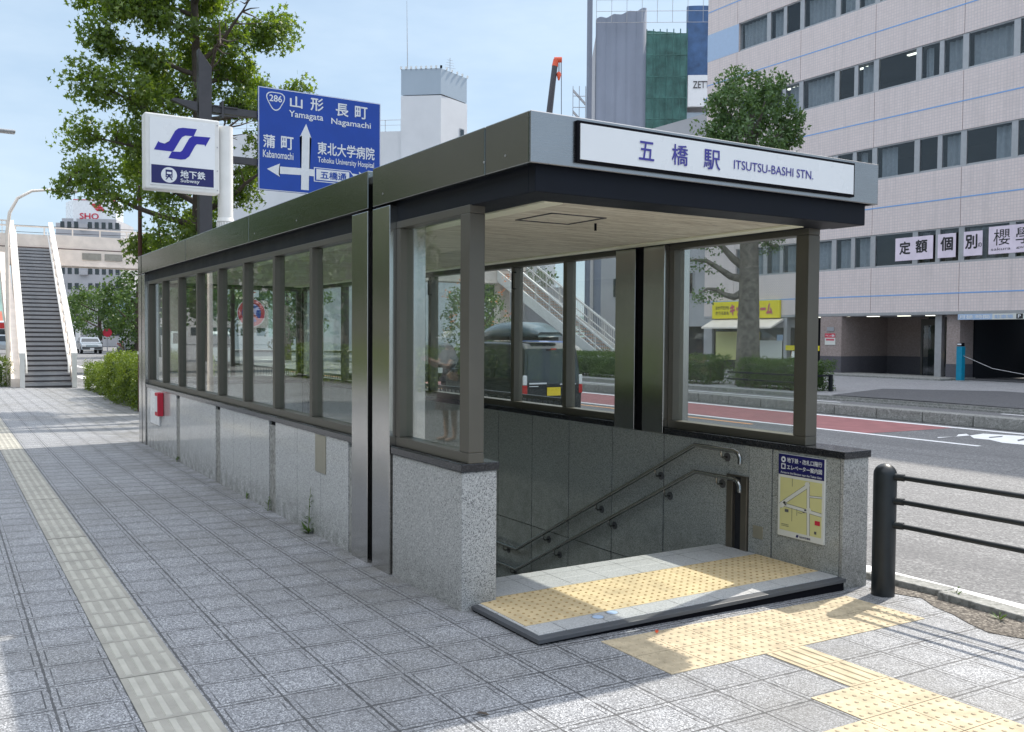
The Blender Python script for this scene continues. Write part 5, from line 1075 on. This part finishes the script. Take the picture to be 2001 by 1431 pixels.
def suv(label, pos, rz, paint='car_black', grp='cars on the road'): return vehicle('estate_car', label, 'car', 4.35, 1.75, 1.62, suvp, 1.05, paint, pos, rz, grp, glassz=(.45, 3.1, .65, 2.6, 1.07, 1.52))
def van(label, pos, rz, paint='car_white', grp='cars on the road'): return vehicle('white_van', label, 'van', 4.7, 1.7, 1.98, hi, 1.1, paint, pos, rz, grp, glassz=(.35, 4.3, .4, 3.95, 1.12, 1.78))
suv('dark estate car with a white plate ahead of the black minivan', (13.6, 26.6, RZ), 0)
van('white van rear seen through the side windows of the entrance', (12.6, 50.5, RZ), 0)
suv('blue car beyond the far footbridge stairs', (25.6, 40.5, RZ), R(180), 'car_blue')
sed('pale silver saloon just right of the stairway top rail', (11.2, 92, RZ), R(180)); suv('black car with a pale windscreen near the distant sign gantry', (12.9, 80, RZ), R(180))
van('white van coming towards the viewer beside the brown pole', (12.6, 62.5, RZ), R(180)); sed('white car at the left edge beyond the crossing', (3.2, 96, RZ), R(90), 'car_white'); suv('grey car behind the left stair railing', (6.3, 90, RZ), R(90), 'car_silver'); sed('red car at the far left edge beyond the crossing', (3.4, 84, RZ), R(90), 'car_red')
T = thing('city_bus', 'white bus with a red band waiting behind the silver saloon', 'bus', (0, 0, 0))
b = mb('car_white').box(-1.25, 1.25, 0, 9, .4, 3.0, .12); b.build('body', T); mb('car_red').box(-1.262, 1.262, 5, 8.9, 2.2, 2.8).build('band', T); mb('car_glass').box(-1.265, 1.265, .5, 8.6, 1.35, 2.15).box(-1.1, 1.1, -.01, .02, 1.2, 2.4).build('window', T)
for s_ in (-1, 1):
    for y in (1.8, 7.0): mb('rubber').tube([(s_*1.0, y, .45), (s_*1.26, y, .45)], .45, 16).build('wheel', T)
T.location = (13.0, 112, RZ); T.rotation_euler = (0, 0, R(90))

# ------------------------------------------------------------ distant buildings, trees, gantry
T = thing('rooftop_sign_building', 'pale grey office block with square windows and a white rooftop billboard', 'office building', (21, 167, 0))
cA, cB = Vector((16.2, 168, 0)), Vector((25.5, 164.5, 0)); mb('wall_grey').prism([cA, cB, cB+Vector((6, 16, 0)), cA+Vector((6, 16, 0))], (0, 0, 19.4)).build('wall', T)
dd = (cB-cA).normalized(); nr = Vector((dd.y, -dd.x, 0))
for f in range(7):
    for k in range(9):
        if k == 3: continue
        z = 4.2+2.5*f-.6; p = cA+dd*(.7+k*1.05); w_ = mb('car_glass').prism([p+nr*.02+Vector((0, 0, z)), p+dd*.62+nr*.02+Vector((0, 0, z)), p+dd*.62+nr*.02+Vector((0, 0, z+1.05)), p+nr*.02+Vector((0, 0, z+1.05))], nr*.03); w_.build('window', T)
q = mb('wall_grey'); [q.prism([cA+dd*3.6+nr*.02+Vector((0, 0, 3.5+2.5*f)), cA+dd*4.9+nr*.02+Vector((0, 0, 3.5+2.5*f)), cA+dd*4.9+nr*.02+Vector((0, 0, 4.3+2.5*f)), cA+dd*3.6+nr*.02+Vector((0, 0, 4.3+2.5*f))], nr*.5) for f in range(7)]; q.build('balcony', T)
q = mb('wall_grey').prism([cA+Vector((1, 1, 19.4)), cB+Vector((-.5, 1, 19.4)), cB+Vector((4, 12, 19.4)), cA+Vector((5, 12, 19.4))], (0, 0, .9)); q.build('parapet', T)
oA = cA+dd*2.2+Vector((0, 0, 19.9)); oB = oA+dd*6.6
bs = mb('white_panel').prism([oA+Vector((.6, 1, 0)), oB+Vector((.6, 1, 0)), oB+Vector((2.5, 6, 0)), oA+Vector((.0, 6, 0))], (0, 0, 3.5)).build('billboard', T)
bq = mb('red_ink').tube([oA+Vector((.6, 1, 3.5)), oB+Vector((.6, 1, 3.5))], .08, 4); b0 = oA+Vector((.6, 1, 0))+nr*.05
for k in range(3): s0 = b0+dd*(2.6+.35*k)+Vector((0, 0, 2.9-.42*k)); bq.prism([s0, s0+dd*1.4, s0+dd*1.7+Vector((0, 0, -.36)), s0+dd*.35+Vector((0, 0, -.36))], nr*.02)
bq.build('emblem', bs); text('SHO', bs, tuple(b0+dd*1.0+Vector((0, 0, .35))), tuple(dd), ZU, 2.9, .95, 'red_ink', .02, .05)
q = mb('grey_paint'); [q.cyl(oA+dd*u+Vector((.6, 2, 3.5)), oA+dd*u+Vector((.6, 2, 4.7)), .05, seg=4) for u in (.3, 1.3, 2.0, 3.1)]; q.build('aerial', T)
T = thing('brown_apartment_building', 'brown apartment building with dark balcony rows behind the round tree', 'building', (30, 183, 0))
mb('brown_wall').prism([(27.5, 184, 0), (34, 181, 0), (38, 192, 0), (31, 195, 0)], (0, 0, 14.4)).build('wall', T)
for z in (13.2, 11.6, 10.0, 8.4): mb('interior').prism([(28.0, 183.6, z), (33.6, 181.0, z), (33.6, 180.9, z), (28.0, 183.5, z)], (0, 0, .55)).build('balcony', T)
for k, (lb, x, y, h, r_) in enumerate((('round dark green tree right of the distant gantry', 12.6, 74, 6.9, 2.6), ('broad tree left of the round dark tree in the distance', 13.5, 100, 6.6, 3.6), ('low tree behind the silver saloon', 11.5, 118, 6.6, 3.4), ('small tree behind the white van by the brown pole', 15.6, 76, 5.4, 2.4), ('distant tree left of the footbridge stairway', 1.0, 122, 9.5, 4.5), ('leafy tree beyond the far footbridge stairs', 31.8, 52, 8.5, 3.2), ('tree behind the picket fence seen through the windows', 14.5, 60, 6.0, 2.6), ('second tree seen through the side windows', 20.2, 62, 6.5, 2.8))):
    crown_tree(lb, (x, y, -.2), h, h*.58, r_, h*.42, 150, 'leaf_far' if k in (5, 6, 7) else 'leaf_hedge', .28, 40+k, 'trees in the distance', .22, per=34, crad=.55, limbs=5)
crown_tree('dense bushy tree with red flowers behind the black minivan', (22.6, 40, -.2), 4.6, 2.7, 1.8, 1.9, 60, 'leaf_far', .16, 61, 'trees in the distance', .16, per=34, crad=.4, limbs=5)
T = bpy.data.objects[-1] if False else None
fl = [o for o in C.objects if o.get('label', '').startswith('dense bushy tree with red')][0]
leaves([(22.6+1.5*math.cos(a*2.4), 40+1.5*math.sin(a*2.4), 1.6+.22*a) for a in range(14)], [.28]*14, 16, .11, 'flower_red', 'flower', fl, seed=77)
b = mb('hill'); vs = []; nn_ = 60
for i in range(nn_+1):
    x = -260+720*i/nn_; y = 620; h_ = 20+9*math.sin(i*.31)+5*math.sin(i*.83+1)+(8 if i < 25 else 0); vs += [(x, y-120, -1), (x, y-40, h_*.7), (x, y+60, h_), (x, y+200, h_*.8)]
b.add(vs, [(4*i+k, 4*i+4+k, 4*i+5+k, 4*i+1+k) for i in range(nn_) for k in range(3)], True)
prop(b.build('hill'), 'wooded hills on the horizon', 'hill', None, 'structure')
T = thing('sign_gantry', 'grey steel sign gantry over the distant road', 'gantry', (12.5, 104, -.2))
q = mb('alu').cyl((14.1, 104, -.2), (14.1, 104, 5.0), .14, seg=6).cyl((17.6, 104, -.2), (17.6, 104, 3.8), .12, seg=6); q.box(8, 14.1, 103.95, 104.05, 3.35, 3.5); q.box(14.1, 17.6, 103.95, 104.05, 3.0, 3.12).box(14.1, 17.6, 103.95, 104.05, 4.9, 5.02); q.build('frame', T)
mb('light_blue_paint').box(14.4, 17.0, 103.8, 103.9, 3.15, 4.85).build('panel', T)
T = thing('red_round_sign', 'small red round traffic sign on a thin pole below the gantry', 'traffic sign', (13.9, 98, -.2)); mb('alu').cyl((13.9, 98, -.2), (13.9, 98, 3.0), .05, seg=5).build('pole', T); mb('red_ink').disc((13.9, 97.9, 1.6), .42, (0, 1, 0), .03, 16).build('face', T)
T = thing('white_hoarding', 'row of white notice panels beneath the round dark tree', 'notice', (15.5, 86, -.2)); q = mb('map_white'); [q.box(15.2+1.5*k, 16.4+1.5*k, 86, 86.1, .3, 2.0) for k in range(3)]; q.build('panel', T)
T = thing('brick_red_shed', 'low building with an orange red roof at the far left edge', 'building', (2, 118, -.2)); mb('wall_white').box(-6, 5.4, 116, 121, -.2, 2.2).build('wall', T); mb('brick_red').prism([(-6.5, 115.5, 2.2), (5.9, 115.5, 2.2), (5.9, 118.5, 3.9), (-6.5, 118.5, 3.9)], (0, 3, 0)).build('roof', T)
# background street fronts that fill the far end of the avenue
for k, (lb, x0, x1, y, h_, m_) in enumerate((('white apartment block seen between the far stairs and the post', 33.5, 40, 60, 13, 'wall_white'), ('low grey shop row beyond the crossing', 18, 34, 128, 7, 'wall_grey'), ('cream block far down the avenue', -40, -6, 150, 14, 'cream_paint'), ('grey block at the end of the avenue', 36, 60, 130, 12, 'wall_grey'))):
    T = thing('city_block', lb, 'building', (x0, y, -.2), 'distant city blocks'); mb(m_).box(x0, x1, y, y+12, -.2, h_).build('wall', T); q = mb('alu')
    for z in np.arange(1.2, h_-1.5, 2.9):
        for x in np.arange(x0+1.2, x1-1.2, 2.6): w_ = mb('car_glass').box(x-.7, x+.7, y-.06, y-.01, z, z+1.3).build('window', T)

# ------------------------------------------------------------ the other side of the sidewalk (reflected in steel and glass)
for k, y in enumerate((4, 31, 38, 46, 55, 65)):
    crown_tree('leafy tree in the planted row left of the sidewalk, out of view', (-7.5+(k % 2)*.8, y, 0), 9.5, 5.6, 3.4, 3.6, 110, 'leaf_hedge' if k % 2 else 'leaf_dark', .34, 80+k, 'trees left of the sidewalk', .18, per=26, crad=.8, limbs=5)
hedge('long hedge on the left side of the sidewalk', -7.2, -5.8, 3, 36, 0, 1.1, 'leaf_lime', 5000, .12, 91)
P('dim_wall', (.13, .135, .12), .8, 0, .1, .5); T = thing('left_street_front', 'plain grey street front behind the trees left of the sidewalk', 'building', (-14, 20, 0)); mb('dim_wall').box(-22, -13, -8, 60, -.1, 12).build('wall', T)
for y in np.arange(-6, 58, 4): mb('car_glass').box(-12.99, -12.96, y, y+2.4, 3.8, 5.2).build('window', T)

# ------------------------------------------------------------ person on the left side of the sidewalk, mirrored in the near pane
T = thing('person', 'person in white cap and dark skirt holding up a phone, mirrored in a pane', 'person', (-1.15, 12.9, gz(-1.15, 12.9)))
def skin(name, parent, nodes, edges, mat, root=0, sub=2):
    me = bpy.data.meshes.new(name); me.from_pydata([n[:3] for n in nodes], edges, []); o = bpy.data.objects.new(name, me); C.objects.link(o); o.parent = parent
    m_ = o.modifiers.new('s', 'SKIN'); sv_ = me.skin_vertices[0].data
    for i, n in enumerate(nodes): sv_[i].radius = (n[3], n[4] if len(n) > 4 else n[3]); sv_[i].use_root = (i == root)
    ss = o.modifiers.new('u', 'SUBSURF'); ss.levels = sub; ss.render_levels = sub; me.materials.append(MATS[mat]); return o
N_ = [(0, 0, .95, .13, .16), (0, 0, 1.15, .11, .14), (0, 0, 1.35, .12, .17), (0, 0, 1.46, .055, .06), (.02, 0, 1.54, .075, .07), (.02, 0, 1.64, .085, .075),
      (0, .17, 1.38, .05), (.13, .20, 1.17, .04), (.34, .09, 1.27, .028), (.40, .06, 1.30, .022), (0, -.17, 1.38, .05), (.13, -.20, 1.17, .04), (.34, -.09, 1.27, .028), (.40, -.06, 1.30, .022),
      (0, .10, .88, .085), (.02, .10, .50, .055), (.0, .10, .10, .036), (.02, .10, .045, .035), (.17, .11, .03, .028), (0, -.10, .88, .085), (-.02, -.10, .50, .055), (-.04, -.10, .10, .036), (-.02, -.10, .045, .035), (.13, -.11, .03, .028), (.115, 0, 1.575, .018), (.02, .085, 1.58, .018), (.02, -.085, 1.58, .018)]
E_2 = [(0, 1), (1, 2), (2, 3), (3, 4), (4, 5), (2, 6), (6, 7), (7, 8), (8, 9), (2, 10), (10, 11), (11, 12), (12, 13), (0, 14), (14, 15), (15, 16), (16, 17), (17, 18), (0, 19), (19, 20), (20, 21), (21, 22), (22, 23), (4, 24), (4, 25), (4, 26)]
nb_ = len(N_)
for s_, h_ in ((1, 9), (-1, 13)):   # palm and five fingers closing on the phone
    px_, py_, pz_ = N_[h_][:3]
    for k, (dz, L) in enumerate(((.030, .070), (.010, .078), (-.010, .073), (-.028, .058))):
        b0 = len(N_); N_ += [(px_+.02, py_, pz_+dz, .010), (px_+.02+L*.5, py_+.004*s_, pz_+dz, .008), (px_+.03+L*.6, py_-.035*s_, pz_+dz, .007)]; E_2 += [(h_, b0), (b0, b0+1), (b0+1, b0+2)]
    b0 = len(N_); N_ += [(px_+.01, py_-.02*s_, pz_+.035, .010), (px_+.03, py_-.045*s_, pz_+.05, .008)]; E_2 += [(h_, b0), (b0, b0+1)]
bd_ = skin('body', T, N_, E_2, 'skin')
skin('top', T, [(0, 0, 1.0, .15, .18), (0, 0, 1.18, .13, .165), (0, 0, 1.36, .13, .18), (0, 0, 1.44, .08, .09), (0, .18, 1.38, .068), (.07, .20, 1.27, .060), (0, -.18, 1.38, .068), (.07, -.20, 1.27, .060)], [(0, 1), (1, 2), (2, 3), (2, 4), (4, 5), (2, 6), (6, 7)], 'cloth_grey')
q = mb('cloth_grey'); prf = [(.135, 1.04), (.165, .95), (.19, .80), (.22, .62), (.235, .50)]; q.tube([(-1.15, 12.9, gz(-1.15, 12.9)+z) for r_, z in prf], [r_ for r_, z in prf], 24, True); q.build('skirt', T)
q = mb('cloth_white'); q.tube([(-1.13, 12.9, gz(-1.15, 12.9)+z) for z in (1.625, 1.68, 1.72, 1.735)], [.102, .098, .07, .02], 18); q.box(-1.05, -.95, 12.82, 12.98, gz(-1.15, 12.9)+1.625, gz(-1.15, 12.9)+1.64, .004); q.build('cap', T)
q = mb('hair'); q.tube([(-1.155, 12.9, gz(-1.15, 12.9)+z) for z in (1.46, 1.52, 1.60, 1.66)], [.05, .088, .098, .09], 14); q.build('hair', T)
g0 = gz(-1.15, 12.9)
q = mb('hair')
for s_ in (1, -1): q.disc((-1.15+.104, 12.9+.030*s_, g0+1.61), .009, (1, 0, 0), .004, 8)
q.box(-1.15+.098, -1.15+.103, 12.88, 12.92, g0+1.530, g0+1.536); q.build('face_detail', T)
o = solo(mb('car_black').box(-1.15+.43, -1.15+.44, 12.82, 12.98, g0+1.26, g0+1.35, .004), 'mobile_phone', 'dark mobile phone held up in both hands', 'phone', (-.72, 12.9, g0+1.3))

# ------------------------------------------------------------ small street details
for k, (x, y, r_, lb) in enumerate(((8.6, 8.2, .33, 'round iron manhole cover in the nearest traffic lane'), (12.2, 14.5, .33, 'round iron manhole cover farther out in the road'))):
    T = thing('manhole_cover', lb, 'manhole cover', (x, y, RZ), 'manhole covers in the road'); mb('interior').disc((x, y, RZ+.004), r_, (0, 0, 1), .004, 32).build('cover', T); q = mb('alu')
    for i in range(7): q.box(x-.22+.07*i, x-.205+.07*i, y-.18, y+.18, RZ+.006, RZ+.009)
    q.build('tread', T)
g = random.Random(9)
for k, (x, y, lb) in enumerate(((.98, 3.35, 'yellowed leaf lying on the cream tactile strip'), (2.05, 3.55, 'dark dry leaf on the shaded paving'), (3.55, 4.12, 'orange brown leaf beside the landing edge'), (.2, 3.1, 'small yellow leaf at the lower left of the sidewalk'))):
    m_ = ('shop_yellow', 'bark', 'orange_paint', 'leaf_lime')[k]; z = gz(x, y)+(.012 if k == 0 else .006); a = g.uniform(0, 6)
    pts = [(x+math.cos(a)*u-math.sin(a)*v, y+math.sin(a)*u+math.cos(a)*v, z+w) for u, v, w in ((-.03, 0, 0), (-.01, .010, .006), (.02, .009, .005), (.034, 0, .0), (.02, -.009, .005), (-.01, -.010, .006))]
    bb = mb(m_); bb.prism(pts, (0, 0, .0015)); solo(bb, 'fallen_leaf', lb, 'leaf', (x, y, z), 'fallen leaves')
q = mb('alu')
for y in (4.50, 4.74, 6.2, 8.1, 9.4, 11.0): q.disc((X0-.0185, y, 2.66), .007, (1, 0, 0), .003, 10)
part(q, 'fixing_screw')['kind'] = 'stuff'
# overhead wires far down the avenue
T = thing('overhead_wire', 'thin overhead wires crossing above the distant avenue', 'wire', (0, 70, 9)); q = mb('rubber')
for z, y in ((9.6, 70), (9.2, 70.4)): q.tube([(-30+6*i, y, z-.9*math.sin(math.pi*i/10)) for i in range(11)], .02, 4)
q.build('cable', T)
